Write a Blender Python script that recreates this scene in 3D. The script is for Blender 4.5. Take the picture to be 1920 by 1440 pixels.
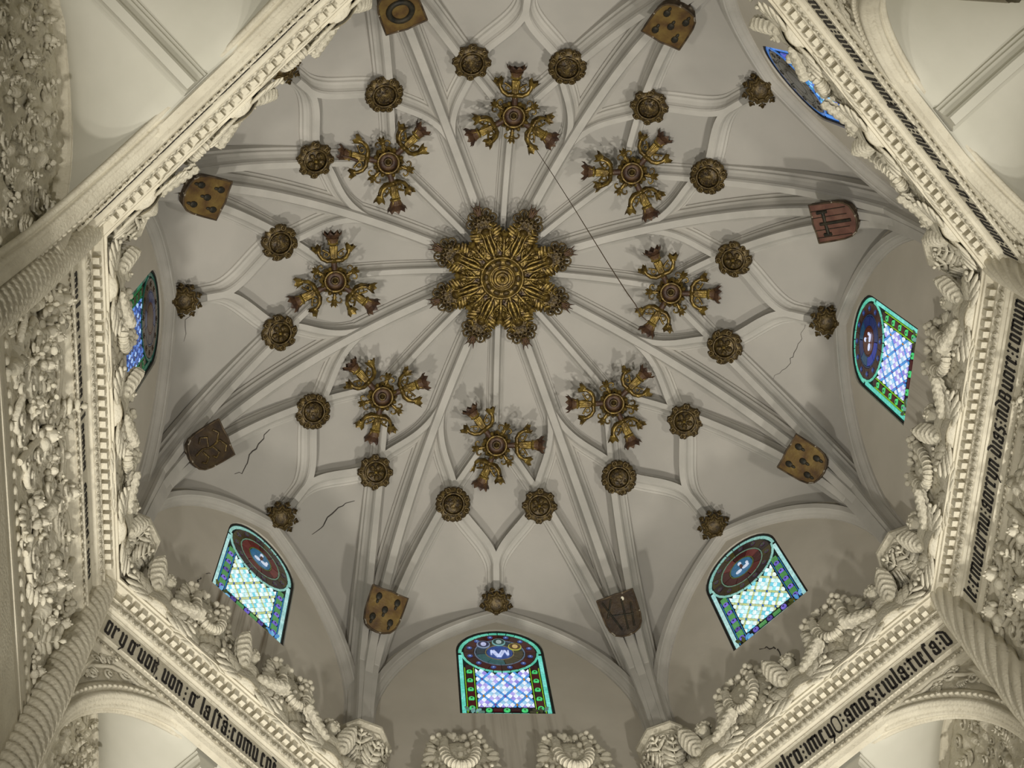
import bpy, bmesh, math, random
from math import pi, sin, cos, radians, sqrt, atan2, hypot
from mathutils import Vector, Matrix, noise
random.seed(7)
for o in list(bpy.data.objects): bpy.data.objects.remove(o, do_unlink=True)
scn = bpy.context.scene
C = scn.collection
EYE = 1.6                      # eye height; every z below is measured from the eye, all roots are raised at the end

# ------------------------------------------------------------------ camera
cam = bpy.data.cameras.new('camera'); camo = bpy.data.objects.new('camera', cam); C.objects.link(camo)
Rr = (0.99594, -0.05251, -0.07315); Rd = (0.02835, 0.95389, -0.29881); Rf = (0.08547, 0.29552, 0.95150)
M = Matrix(((Rr[0], -Rd[0], -Rf[0], -1.3187), (Rr[1], -Rd[1], -Rf[1], -3.8242), (Rr[2], -Rd[2], -Rf[2], 0.0), (0, 0, 0, 1)))
camo.matrix_world = M
cam.sensor_width = 36.0; cam.lens = 36.0 * 2500.9 / 1920.0; cam.clip_start = 0.05; cam.clip_end = 200
scn.camera = camo

# ------------------------------------------------------------------ world, lamps, exposure
w = bpy.data.worlds.new('world'); scn.world = w; w.use_nodes = True
w.node_tree.nodes['Background'].inputs[0].default_value = (0.75, 0.80, 0.85, 1)
w.node_tree.nodes['Background'].inputs[1].default_value = 0.10
def lamp(name, loc, power, col, rad, aim, ang=150, blend=0.6):
    l = bpy.data.lights.new(name, 'SPOT'); l.energy = power; l.color = col; l.shadow_soft_size = rad
    l.spot_size = radians(ang); l.spot_blend = blend
    o = bpy.data.objects.new(name, l); C.objects.link(o); o.location = loc
    o.rotation_euler = (Vector(aim) - Vector(loc)).to_track_quat('-Z', 'Y').to_euler()
    return o
WARM = (1.0, 0.95, 0.85)
lamp('floodlight_south_west', (-3.2, 3.1, -0.6), 3150, WARM, 0.26, (0.2, -0.5, 16), 60, 1.0)
lamp('floodlight_south_east', (3.2, 3.1, -0.6), 3150, WARM, 0.26, (-0.2, -0.5, 16), 60, 1.0)
lamp('floodlight_north_west', (-3.4, -2.9, -0.6), 2100, WARM, 0.26, (0.0, 1.0, 16), 62, 1.0)
lamp('floodlight_north_east', (3.4, -2.9, -0.6), 2200, WARM, 0.26, (0.0, 1.0, 16), 62, 1.0)
scn.view_settings.view_transform = 'Standard'; scn.view_settings.look = 'None'
scn.view_settings.gamma = 1.0; scn.view_settings.use_curve_mapping = False
scn.view_settings.exposure = 0.0

# ------------------------------------------------------------------ materials
def nt(name):
    m = bpy.data.materials.new(name); m.use_nodes = True
    t = m.node_tree; return m, t, t.nodes, t.links, t.nodes['Principled BSDF']
def plaster(name, c1, c2, scale=3.0, bump=0.15, bscale=30.0, rough=0.85, dirt=None, streak=None, damt=0.5):
    m, t, n, l, b = nt(name)
    tc = n.new('ShaderNodeTexCoord')
    nz = n.new('ShaderNodeTexNoise'); nz.inputs['Scale'].default_value = scale; nz.inputs['Detail'].default_value = 6
    l.new(tc.outputs['Object'], nz.inputs['Vector'])
    cr = n.new('ShaderNodeValToRGB'); cr.color_ramp.elements[0].color = (*c1, 1); cr.color_ramp.elements[1].color = (*c2, 1)
    cr.color_ramp.elements[0].position = 0.35; cr.color_ramp.elements[1].position = 0.65
    l.new(nz.outputs['Fac'], cr.inputs['Fac']); last = cr.outputs['Color']
    if dirt:
        n2 = n.new('ShaderNodeTexNoise'); n2.inputs['Scale'].default_value = bscale * 0.5; n2.inputs['Detail'].default_value = 8
        l.new(tc.outputs['Object'], n2.inputs['Vector'])
        r2 = n.new('ShaderNodeValToRGB'); r2.color_ramp.elements[0].position = 0.60; r2.color_ramp.elements[1].position = 0.78
        r2.color_ramp.elements[0].color = (0, 0, 0, 1); r2.color_ramp.elements[1].color = (damt, damt, damt, 1)
        l.new(n2.outputs['Fac'], r2.inputs['Fac'])
        mx = n.new('ShaderNodeMixRGB'); l.new(r2.outputs['Color'], mx.inputs['Fac']); l.new(last, mx.inputs['Color1'])
        mx.inputs['Color2'].default_value = (*dirt, 1); last = mx.outputs['Color']
    if streak:
        mp = n.new('ShaderNodeMapping'); mp.inputs['Scale'].default_value = (14, 14, 0.5); l.new(tc.outputs['Object'], mp.inputs['Vector'])
        n3 = n.new('ShaderNodeTexNoise'); n3.inputs['Scale'].default_value = 1.0; n3.inputs['Detail'].default_value = 4
        l.new(mp.outputs['Vector'], n3.inputs['Vector'])
        r3 = n.new('ShaderNodeValToRGB'); r3.color_ramp.elements[0].position = 0.48; r3.color_ramp.elements[1].position = 0.75
        r3.color_ramp.elements[0].color = (0, 0, 0, 1); r3.color_ramp.elements[1].color = (1, 1, 1, 1); l.new(n3.outputs['Fac'], r3.inputs['Fac'])
        sx = n.new('ShaderNodeSeparateXYZ'); l.new(tc.outputs['Object'], sx.inputs[0])
        # rain-water run under the sill: local x in +-0.6, local z below the sill
        def band(sock, a0, a1, b0, b1):
            u = n.new('ShaderNodeMapRange'); u.inputs[1].default_value = a0; u.inputs[2].default_value = a1; u.clamp = True; l.new(sock, u.inputs[0])
            v = n.new('ShaderNodeMapRange'); v.inputs[1].default_value = b1; v.inputs[2].default_value = b0; v.clamp = True; l.new(sock, v.inputs[0])
            q = n.new('ShaderNodeMath'); q.operation = 'MULTIPLY'; l.new(u.outputs[0], q.inputs[0]); l.new(v.outputs[0], q.inputs[1]); return q.outputs[0]
        bx = band(sx.outputs['X'], streak[0], streak[0] + .25, streak[1] - .25, streak[1]); bz = band(sx.outputs['Z'], 11.2, 11.9, 12.9, 12.98)
        q = n.new('ShaderNodeMath'); q.operation = 'MULTIPLY'; l.new(bx, q.inputs[0]); l.new(bz, q.inputs[1])
        q2 = n.new('ShaderNodeMath'); q2.operation = 'MULTIPLY'; l.new(q.outputs[0], q2.inputs[0]); l.new(r3.outputs['Color'], q2.inputs[1])
        q3 = n.new('ShaderNodeMath'); q3.operation = 'MULTIPLY'; l.new(q2.outputs[0], q3.inputs[0]); q3.inputs[1].default_value = streak[2]
        mx = n.new('ShaderNodeMixRGB'); l.new(q3.outputs[0], mx.inputs['Fac']); l.new(last, mx.inputs['Color1'])
        mx.inputs['Color2'].default_value = (0.14, 0.10, 0.055, 1); last = mx.outputs['Color']
    l.new(last, b.inputs['Base Color']); b.inputs['Roughness'].default_value = rough
    b.inputs['Specular IOR Level'].default_value = 0.25
    if bump:
        nb = n.new('ShaderNodeTexNoise'); nb.inputs['Scale'].default_value = bscale; nb.inputs['Detail'].default_value = 8
        l.new(tc.outputs['Object'], nb.inputs['Vector'])
        bu = n.new('ShaderNodeBump'); bu.inputs['Strength'].default_value = bump; bu.inputs['Distance'].default_value = 0.02
        l.new(nb.outputs['Fac'], bu.inputs['Height']); l.new(bu.outputs['Normal'], b.inputs['Normal'])
    return m
MAT = {}
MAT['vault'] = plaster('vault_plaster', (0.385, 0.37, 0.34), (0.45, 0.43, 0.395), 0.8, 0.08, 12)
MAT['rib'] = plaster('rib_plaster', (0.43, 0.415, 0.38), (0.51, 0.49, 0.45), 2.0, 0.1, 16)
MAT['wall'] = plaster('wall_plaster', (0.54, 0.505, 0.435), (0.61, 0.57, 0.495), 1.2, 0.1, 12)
MAT['wall_stain'] = plaster('stained_wall_plaster', (0.54, 0.505, 0.435), (0.61, 0.57, 0.495), 1.2, 0.1, 12, streak=(-0.75, 0.5, 1.0))
MAT['wall_faint'] = plaster('faintly_stained_wall_plaster', (0.54, 0.505, 0.435), (0.61, 0.57, 0.495), 1.2, 0.1, 12, streak=(-0.7, 0.7, 0.4))
MAT['stucco'] = plaster('cream_stucco', (0.58, 0.54, 0.435), (0.67, 0.63, 0.515), 4.0, 0.35, 45, dirt=(0.36, 0.31, 0.22), damt=0.55)
MAT['carved'] = plaster('carved_stucco', (0.58, 0.545, 0.44), (0.68, 0.64, 0.53), 6.0, 0.6, 40, dirt=(0.36, 0.31, 0.22), damt=0.4)
MAT['cell'] = plaster('squinch_plaster', (0.55, 0.54, 0.465), (0.64, 0.625, 0.55), 1.0, 0.06, 14)
MAT['floor'] = plaster('floor_stone', (0.36, 0.31, 0.25), (0.44, 0.39, 0.31), 2.0, 0.1, 20)
MAT['ink'] = plaster('black_letter_paint', (0.012, 0.011, 0.012), (0.03, 0.026, 0.026), 20, 0, 20, rough=0.6)
MAT['crack'] = plaster('crack_shadow', (0.05, 0.045, 0.04), (0.09, 0.08, 0.07), 20, 0, 20, rough=0.9)
MAT['lead'] = plaster('window_lead', (0.012, 0.012, 0.012), (0.03, 0.028, 0.026), 20, 0, 20, rough=0.6)
MAT['old_wood'] = plaster('old_dark_wood', (0.055, 0.035, 0.02), (0.11, 0.065, 0.035), 12, 0.3, 50, rough=0.7)
MAT['cord'] = plaster('brown_cord', (0.10, 0.07, 0.05), (0.15, 0.11, 0.08), 40, 0, 20, rough=0.8)
def gold(name, c1, c2, c3, metal, rough, scale):
    m, t, n, l, b = nt(name)
    tc = n.new('ShaderNodeTexCoord'); nz = n.new('ShaderNodeTexNoise'); nz.inputs['Scale'].default_value = scale; nz.inputs['Detail'].default_value = 8
    l.new(tc.outputs['Object'], nz.inputs['Vector'])
    cr = n.new('ShaderNodeValToRGB'); e = cr.color_ramp.elements; e[0].color = (*c1, 1); e[0].position = 0.3; e[1].color = (*c3, 1); e[1].position = 0.72
    k = e.new(0.5); k.color = (*c2, 1)
    l.new(nz.outputs['Fac'], cr.inputs['Fac']); l.new(cr.outputs['Color'], b.inputs['Base Color'])
    b.inputs['Metallic'].default_value = metal; b.inputs['Roughness'].default_value = rough
    nb = n.new('ShaderNodeTexNoise'); nb.inputs['Scale'].default_value = scale * 2.5; nb.inputs['Detail'].default_value = 4; l.new(tc.outputs['Object'], nb.inputs['Vector'])
    bu = n.new('ShaderNodeBump'); bu.inputs['Strength'].default_value = 0.4; bu.inputs['Distance'].default_value = 0.015
    l.new(nb.outputs['Fac'], bu.inputs['Height']); l.new(bu.outputs['Normal'], b.inputs['Normal'])
    return m
MAT['gilt'] = gold('gilded_wood', (0.022, 0.011, 0.005), (0.13, 0.085, 0.018), (0.28, 0.195, 0.045), 0.55, 0.32, 14)
MAT['gilt_dark'] = gold('worn_gilding', (0.014, 0.008, 0.005), (0.07, 0.046, 0.014), (0.16, 0.11, 0.032), 0.4, 0.42, 20)
MAT['bole'] = gold('red_bole', (0.025, 0.011, 0.007), (0.062, 0.029, 0.014), (0.12, 0.065, 0.025), 0.15, 0.55, 14)
MAT['shield_gold'] = gold('gold_shield_field', (0.06, 0.028, 0.011), (0.115, 0.068, 0.018), (0.17, 0.115, 0.03), 0.2, 0.5, 7)
MAT['shield_brown'] = gold('brown_shield_field', (0.014, 0.008, 0.005), (0.03, 0.017, 0.007), (0.052, 0.033, 0.011), 0.1, 0.5, 7)
MAT['shield_red'] = gold('red_shield_field', (0.07, 0.027, 0.018), (0.11, 0.047, 0.032), (0.15, 0.075, 0.05), 0.1, 0.55, 6)
MAT['shield_edge'] = plaster('worn_shield_edge', (0.03, 0.02, 0.012), (0.08, 0.055, 0.03), 12, 0.2, 30, rough=0.6, dirt=(0.6, 0.55, 0.45), damt=1.0)
MAT['charge'] = plaster('dark_charge_paint', (0.01, 0.01, 0.008), (0.03, 0.025, 0.015), 14, 0.2, 40, rough=0.55)
_g = {}
def glass(col, s=1.0):
    key = (col, s)
    if key in _g: return _g[key]
    m, t, n, l, b = nt('stained_glass')
    b.inputs['Base Color'].default_value = (col[0] * .3, col[1] * .3, col[2] * .3, 1); b.inputs['Roughness'].default_value = 0.2
    tc = n.new('ShaderNodeTexCoord'); nz = n.new('ShaderNodeTexNoise'); nz.inputs['Scale'].default_value = 30; l.new(tc.outputs['Object'], nz.inputs['Vector'])
    mr = n.new('ShaderNodeMapRange'); mr.inputs[1].default_value = 0.3; mr.inputs[2].default_value = 0.7; mr.inputs[3].default_value = s * 0.75; mr.inputs[4].default_value = s * 1.15
    l.new(nz.outputs['Fac'], mr.inputs[0]); l.new(mr.outputs[0], b.inputs['Emission Strength'])
    b.inputs['Emission Color'].default_value = (*col, 1)
    _g[key] = m; return m

# ------------------------------------------------------------------ mesh helpers
class MB:
    def __init__(s): s.v = []; s.f = []; s.sm = []
    def add(s, vs, fs, smooth=True):
        o = len(s.v); s.v += [tuple(p) for p in vs]; s.f += [tuple(i + o for i in f) for f in fs]; s.sm += [smooth] * len(fs)
        return s
    def box(s, c, h, m=None):
        P = [Vector((c[0] + x * h[0], c[1] + y * h[1], c[2] + z * h[2])) for x in (-1, 1) for y in (-1, 1) for z in (-1, 1)]
        if m: P = [m @ p for p in P]
        return s.add(P, [(0, 1, 3, 2), (4, 6, 7, 5), (0, 4, 5, 1), (2, 3, 7, 6), (0, 2, 6, 4), (1, 5, 7, 3)], False)
    def grid(s, rows, closed_u=False, closed_v=False, smooth=True):
        nu = len(rows); nv = len(rows[0]); vs = [p for r in rows for p in r]; fs = []
        for i in range(nu if closed_u else nu - 1):
            for j in range(nv if closed_v else nv - 1):
                a = i * nv + j; b = i * nv + (j + 1) % nv; c2 = ((i + 1) % nu) * nv + (j + 1) % nv; d = ((i + 1) % nu) * nv + j
                fs.append((a, b, c2, d))
        return s.add(vs, fs, smooth)
    def lathe(s, prof, n=24, m=None, mod=None):
        rows = []
        for r, z in prof:
            row = []
            for k in range(n):
                t = 2 * pi * k / n; q = r * (mod(t, z) if mod else 1)
                p = Vector((q * cos(t), q * sin(t), z)); row.append(m @ p if m else p)
            rows.append(row)
        return s.grid(rows, False, True)
    def tube(s, pts, rad, n=7, caps=True):
        pts = [Vector(p) for p in pts]; N = len(pts); rows = []
        up = Vector((0, 0, 1))
        t0 = (pts[1] - pts[0]).normalized()
        if abs(t0.dot(up)) > .9: up = Vector((1, 0, 0))
        x = t0.cross(up).normalized()
        for i in range(N):
            t = (pts[min(i + 1, N - 1)] - pts[max(i - 1, 0)]).normalized()
            x = (x - t * x.dot(t)).normalized(); y = t.cross(x)
            r = rad(i / (N - 1)) if callable(rad) else rad
            rows.append([pts[i] + x * (r * cos(2 * pi * k / n)) + y * (r * sin(2 * pi * k / n)) for k in range(n)])
        s.grid(rows, False, True)
        if caps:
            s.add(rows[0], [tuple(range(n))[::-1]], False); s.add(rows[-1], [tuple(range(n))], False)
        return s
    def ell(s, c, r, m=None, nu=8, nv=5):
        c = Vector(c); rows = []
        for i in range(nv + 1):
            a = -pi / 2 + pi * i / nv
            row = []
            for k in range(nu):
                t = 2 * pi * k / nu; p = Vector((r[0] * cos(a) * cos(t), r[1] * cos(a) * sin(t), r[2] * sin(a)))
                row.append((m @ p if m else p) + c)
            rows.append(row)
        return s.grid(rows, False, True)
    def torus(s, c, R, r, m=None, n=20, k=7, a0=0, a1=2 * pi):
        full = abs(a1 - a0 - 2 * pi) < 1e-6; rows = []
        for i in range(n if full else n + 1):
            t = a0 + (a1 - a0) * i / n; row = []
            for j in range(k):
                u = 2 * pi * j / k; p = Vector(((R + r * cos(u)) * cos(t), (R + r * cos(u)) * sin(t), r * sin(u)))
                row.append((m @ p if m else p) + Vector(c))
            rows.append(row)
        return s.grid(rows, full, True)
    def prism(s, poly, z0, z1, m=None, smooth=False):
        n = len(poly); P = [Vector((x, y, z)) for z in (z0, z1) for x, y in poly]
        if m: P = [m @ p for p in P]
        return s.add(P, [tuple(range(n))[::-1], tuple(range(n, 2 * n))] + [(i, (i + 1) % n, n + (i + 1) % n, n + i) for i in range(n)], smooth)
    def mesh(s, name):
        me = bpy.data.meshes.new(name); me.from_pydata(s.v, [], s.f); me.polygons.foreach_set('use_smooth', s.sm); me.update(); return me
    def build(s, name, mat, parent=None, mtx=None):
        o = bpy.data.objects.new(name, s.mesh(name)); C.objects.link(o)
        o.data.materials.append(MAT[mat] if isinstance(mat, str) else mat)
        if parent: o.parent = parent
        if mtx is not None: o.matrix_local = mtx
        return o
def empty(name, mtx=None, parent=None):
    o = bpy.data.objects.new(name, None); C.objects.link(o); o.empty_display_size = 0.1
    if parent: o.parent = parent
    if mtx is not None: o.matrix_local = mtx
    return o
def inst(me, name, parent, mtx, mat=None):
    o = bpy.data.objects.new(name, me); C.objects.link(o); o.parent = parent; o.matrix_local = mtx
    if mat is not None:
        if not me.materials: me.materials.append(None)
        o.material_slots[0].link = 'OBJECT'; o.material_slots[0].material = mat
    return o
def tag(o, label, cat, group=None):
    o['label'] = label; o['category'] = cat
    if group: o['group'] = group
    return o
def struct(o): o['kind'] = 'structure'; return o
def T(x, y, z): return Matrix.Translation((x, y, z))
def RX(a): return Matrix.Rotation(a, 4, 'X')
def RY(a): return Matrix.Rotation(a, 4, 'Y')
def RZ(a): return Matrix.Rotation(a, 4, 'Z')
def copy_tree(o, mtx, parent=None):
    c = o.copy(); C.objects.link(c); c.parent = parent
    if mtx is not None: c.matrix_local = mtx
    for ch in o.children: copy_tree(ch, None, c)
    return c
def bez(a, b, c, d, n):
    out = []
    for i in range(n + 1):
        t = i / n; u = 1 - t
        out.append(tuple(u**3 * a[k] + 3 * u * u * t * b[k] + 3 * u * t * t * c[k] + t**3 * d[k] for k in range(len(a))))
    return out

# ------------------------------------------------------------------ plan of the chapel
A = 4.0; TN = math.tan(pi / 8); R0 = 4.34
WALLS = [('south', 90, 'bottom-centre'), ('southeast', 45, 'lower-right'), ('east', 0, 'right-hand'), ('northeast', -45, 'upper-right'),
         ('north', -90, 'top'), ('northwest', -135, 'upper-left'), ('west', 180, 'left-hand'), ('southwest', 135, 'lower-left')]
def wm(a): return RZ(radians(a) - pi / 2)      # wall frame: local x = -s (reading direction), local y = outward distance, z up
def W(a, d, s, z):
    t = radians(a); return Vector((d * cos(t) - s * sin(t), d * sin(t) + s * cos(t), z))
def D(r): return 12.6 + 4.95 * sqrt(max(0.0, 1 - (r / R0)**2))
AC, AR, AB = 1.3, 2.8, 1.5
def garch(q): return sqrt(max(0, AR * AR - (min(1, q) * AB + AC)**2)) / sqrt(AR * AR - AC * AC)
def wid(d): return 0.56 + (d - 2.77) * (1.585 - 0.56) / (4 - 2.77)
def zridge(d): return D(2.77) - (D(2.77) - 15.18) * ((d - 2.77) / 1.23)**1.05
def zs(d, s):
    s = abs(s); r = hypot(d, s)
    if d <= 2.77: return D(r)
    wv = wid(d)
    if s >= wv: return D(r)
    ze = D(hypot(d, wv)); return ze + (zridge(d) - ze) * garch(s / wv)

# ---- vault shell
mb = MB()
for nm, a, _ in WALLS:
    for sg in (-1, 1):
        def P(d, s): return W(a, d, sg * s, zs(d, s))
        n1 = 18; rows = [[P(2.77 * i / n1, 2.77 * i / n1 * TN * j / 8) for j in range(9)] for i in range(n1 + 1)]
        mb.grid(rows)
        ds = [2.77 + 1.23 * (1 - (1 - i / 22)**1.6) for i in range(23)]
        mb.grid([[P(d, wid(d) * (j / 10)) for j in range(11)] for d in ds])
        mb.grid([[P(d, wid(d) + (d * TN - wid(d)) * j / 6) for j in range(7)] for d in ds])
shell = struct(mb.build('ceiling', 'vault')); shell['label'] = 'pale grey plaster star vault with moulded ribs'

# ---- ribs
def ribprof(wd, dp):
    h = wd / 2
    return [(-h, -.06), (-h, dp * .12), (-h * .84, dp * .2), (-h * .80, dp * .34), (-h * .62, dp * .44), (-h * .44, dp * .62), (-h * .38, dp * .80), (-h * .40, dp * .86),
            (-h * .30, dp), (h * .30, dp), (h * .40, dp * .86), (h * .38, dp * .80), (h * .44, dp * .62), (h * .62, dp * .44), (h * .80, dp * .34), (h * .84, dp * .2), (h, dp * .12), (h, -.06)]
def inward(p):
    r = hypot(p.x, p.y); sl = min(2.6, 4.7 * r / (R0 * R0) / max(.15, sqrt(max(0, 1 - (r / R0)**2))))
    rh = Vector((p.x, p.y, 0)).normalized() if r > 1e-4 else Vector((0, 0, 0))
    return (Vector((0, 0, -1)) - rh * sl).normalized()
def sweep(mb, pts, prof, inw):
    N = len(pts); rows = []
    for i in range(N):
        t = (pts[min(i + 1, N - 1)] - pts[max(i - 1, 0)]).normalized(); n = inw(pts[i]) if callable(inw) else inw
        n = (n - t * n.dot(t)).normalized(); b = t.cross(n)
        rows.append([pts[i] + b * x + n * y for x, y in prof])
    k = len(prof); mb.grid(rows, False, False, False)
    mb.add(rows[0], [tuple(range(k))], False); mb.add(rows[-1], [tuple(range(k))[::-1]], False)
    return mb
def rib(name, pts, wd, dp, inw=inward, mat='rib'):
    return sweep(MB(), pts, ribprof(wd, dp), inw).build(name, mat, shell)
def lpath(a, p, q, n=22, z=None):
    out = []
    for i in range(n + 1):
        t = i / n; d = p[0] + (q[0] - p[0]) * t; s = p[1] + (q[1] - p[1]) * t
        out.append(W(a, d, s, zs(d, s)))
    return out
SB = (2.77, 0.56)
for nm, a, _ in WALLS:
    t = radians(a + 22.5)
    rs = [0.25 + (4.29 - 0.25) * (1 - (1 - i / 40)**1.5) for i in range(41)]
    rib('main_rib', [Vector((r * cos(t), r * sin(t), D(r))) for r in rs] + [Vector((4.30 * cos(t), 4.30 * sin(t), z)) for z in (12.9, 12.5, 12.05)], .30, .25)
    rib('ridge_rib', lpath(a, (0.25, 0), (2.13, 0), 12), .22, .20)
    for sg in (-1, 1):
        # tierceron from springer to small boss: bows with the groin
        pts = []
        for i in range(33):
            q = 1 - (1 - i / 32)**1.5; d = 2.77 + (3.965 - 2.77) * q; s = wid(d) + (0.0 if d < 3.9 else 0)
            pts.append(W(a, d, sg * s, D(hypot(d, s))))
        pts += [W(a, 3.975, sg * 1.59, z) for z in (12.75, 12.4, 12.05)]
        rib('tierceron_rib', pts, .26, .22)
        rib('lierne_rib', lpath(a, (2.13, 0), (SB[0], sg * SB[1]), 8), .22, .20)
        bp = bez(SB, (3.06, .60), (3.28, .02), (3.58, 0), 18) + [(3.7, 0), (3.8, 0)]
        rib('ogee_rib', [W(a, d, sg * s, zs(d, s)) for d, s in bp], .25, .20)
        e0 = (1.75 * cos(pi / 8), 1.75 * sin(pi / 8)); e1 = (2.40 * cos(pi / 8), 2.40 * sin(pi / 8))
        bp = bez(SB, (2.50, .62), e1, e0, 16)
        rib('curved_rib', [W(a, d, sg * s, zs(d, s)) for d, s in bp], .23, .20)
        # wall rib
        ins = -W(a, 1, 0, 0)
        pts = [W(a, 3.98, sg * 1.575 * q, 12.6 + (15.18 - 12.6) * garch(q)) for q in [1 - (1 - i / 20)**1.5 for i in range(21)]]
        pts = pts[::-1] if False else pts
        pts += [W(a, 3.98, sg * 1.58, z) for z in (12.3, 12.05)]
        rib('wall_rib', pts, .20, .11, (ins + Vector((0, 0, -.25))).normalized())

# ---- cracks in the plaster, thin dark fissures just proud of the surface
def crack(pts, wd=.012, parent=shell, seed=0, jag=.016):
    rnd = random.Random(seed); P = []
    for i in range(len(pts) - 1):
        p, q = Vector(pts[i]), Vector(pts[i + 1]); n = max(2, int((q - p).length / .04))
        for k in range(n):
            P.append(p.lerp(q, k / n) + Vector((rnd.uniform(-jag, jag), rnd.uniform(-jag, jag), 0)))
    P.append(Vector(pts[-1])); return P
def vcrack(a, dspts, seed, wd=.007):
    pts = crack([(d, s, 0) for d, s in dspts], seed=seed)
    P = [W(a, p.x, p.y, zs(p.x, p.y) - .004) for p in pts]
    MB().tube(P, lambda t: wd * (1 - .6 * abs(2 * t - 1)), 5).build('crack', 'crack', shell)

# ------------------------------------------------------------------ drum walls with window openings
WH, WB0, WC = 0.53, 12.93, 14.35     # window half width, sill, arch centre
def win_outline(h, z0, n=16, zc=WC):
    return [(-h, z0), (h, z0)] + [(h * cos(pi * i / n), zc + h * sin(pi * i / n)) for i in range(n + 1)]
WOBJ = {}
for nm, a, _ in WALLS:
    bm = bmesh.new(); hs = 1.70
    outer = [(-hs, 10.6), (hs, 10.6), (hs, 15.7), (-hs, 15.7)]; hole = win_outline(WH, WB0)
    es = []
    for loop in (outer, hole):
        vs = [bm.verts.new((x, A, z)) for x, z in loop]
        es += [bm.edges.new((vs[i], vs[(i + 1) % len(vs)])) for i in range(len(vs))]
    bmesh.ops.triangle_fill(bm, edges=es, use_beauty=True, use_dissolve=False)
    r = bmesh.ops.extrude_face_region(bm, geom=bm.faces[:])
    bmesh.ops.translate(bm, verts=[v for v in r['geom'] if isinstance(v, bmesh.types.BMVert)], vec=(0, .35, 0))
    bmesh.ops.recalc_face_normals(bm, faces=bm.faces[:])
    me = bpy.data.meshes.new('wall_' + nm); bm.to_mesh(me); bm.free()
    o = bpy.data.objects.new('wall_' + nm, me); C.objects.link(o); o.matrix_local = wm(a)
    me.materials.append(MAT['wall_stain' if nm == 'southwest' else 'wall_faint' if nm in ('south', 'east') else 'wall'])
    WOBJ[nm] = struct(o)

# ------------------------------------------------------------------ windows: leaded stained glass set just behind the wall face
def clip(poly, x0, x1, z0, z1):
    def cut(pl, f, inter):
        out = []
        for i in range(len(pl)):
            p, q = pl[i - 1], pl[i]
            if f(q):
                if not f(p): out.append(inter(p, q))
                out.append(q)
            elif f(p): out.append(inter(p, q))
        return out
    def ix(c): return lambda p, q: (c, p[1] + (q[1] - p[1]) * (c - p[0]) / (q[0] - p[0]))
    def iz(c): return lambda p, q: (p[0] + (q[0] - p[0]) * (c - p[1]) / (q[1] - p[1]), c)
    for f, g in ((lambda p: p[0] >= x0, ix(x0)), (lambda p: p[0] <= x1, ix(x1)), (lambda p: p[1] >= z0, iz(z0)), (lambda p: p[1] <= z1, iz(z1))):
        if len(poly) < 3: return []
        poly = cut(poly, f, g)
    return poly
def area(p): return abs(sum(p[i - 1][0] * p[i][1] - p[i][0] * p[i - 1][1] for i in range(len(p)))) / 2
XZ = Matrix(((1, 0, 0, 0), (0, 0, -1, 0), (0, 1, 0, 0), (0, 0, 0, 1)))     # prism (x, y) -> wall (x, z), depth towards the room
PANES = []     # (mesh, role, seed)
rp = random.Random(3)
def pane_mesh(poly, d0=0.0, d1=.012, name='pane'):
    me = MB().prism(poly, d0, d1, XZ).mesh(name); me.materials.append(None); return me
LX, LZ0, LZ1 = .315, 13.13, 14.05
ux, uz = .0345, .053
steps = [1, 1, 1, .55]; per = sum(steps)
def cum(i): return (i // 4) * per + sum(steps[:i % 4])
cx0, cz0 = 0.0, 13.55
for i in range(-16, 16):
    for j in range(-16, 16):
        a0, a1, b0, b1 = cum(i) + .09 - 1.5, cum(i + 1) - .09 - 1.5, cum(j) + .09 - 1.5, cum(j + 1) - .09 - 1.5
        poly = [(cx0 + (x - y) * ux, cz0 + (x + y) * uz) for x, y in ((a0, b0), (a1, b0), (a1, b1), (a0, b1))]
        pl = clip(poly, -LX, LX, LZ0, LZ1)
        if len(pl) < 3 or area(pl) < .00035: continue
        mx = sum(p[0] for p in pl) / len(pl); mz = sum(p[1] for p in pl) / len(pl)
        if hypot(mx, mz - WC) < .475: continue
        bi, bj = i % 4 == 3, j % 4 == 3
        role = 'node' if bi and bj else 'band' if bi or bj else ('c' if (i % 4 == 1) != (j % 4 == 1) else 'w')
        PANES.append((pane_mesh(pl), role, (i, j)))
# outer light border: straight sides, foot and arched head
nb = 9
for sg in (-1, 1):
    for k in range(nb):
        za = 13.0 + k * (14.30 - 13.0) / nb; zb = za + 1.30 / nb - .008
        x0, x1 = sorted((sg * .455, sg * .50)); PANES.append((pane_mesh([(x0, za), (x1, za), (x1, zb), (x0, zb)]), 'edge', k))
for k in range(14):
    t0 = pi * k / 14 + .012; t1 = pi * (k + 1) / 14 - .012
    PANES.append((pane_mesh([(.5 * cos(t0), WC + .5 * sin(t0)), (.5 * cos((t0 + t1) / 2), WC + .5 * sin((t0 + t1) / 2)), (.5 * cos(t1), WC + .5 * sin(t1)), (.462 * cos(t1), WC + .462 * sin(t1)), (.462 * cos(t0), WC + .462 * sin(t0))]), 'edge2', k))
    t0 += pi; t1 += pi
    PANES.append((pane_mesh([(.47 * cos(t0), WC + .47 * sin(t0)), (.47 * cos(t1), WC + .47 * sin(t1)), (.445 * cos(t1), WC + .445 * sin(t1)), (.445 * cos(t0), WC + .445 * sin(t0))], .008, .02), 'edge2', k))
for k in range(5):
    xa = -.24 + k * .098; PANES.append((pane_mesh([(xa, 12.965), (xa + .09, 12.965), (xa + .09, 12.99), (xa, 12.99)]), 'edge', k))
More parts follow.
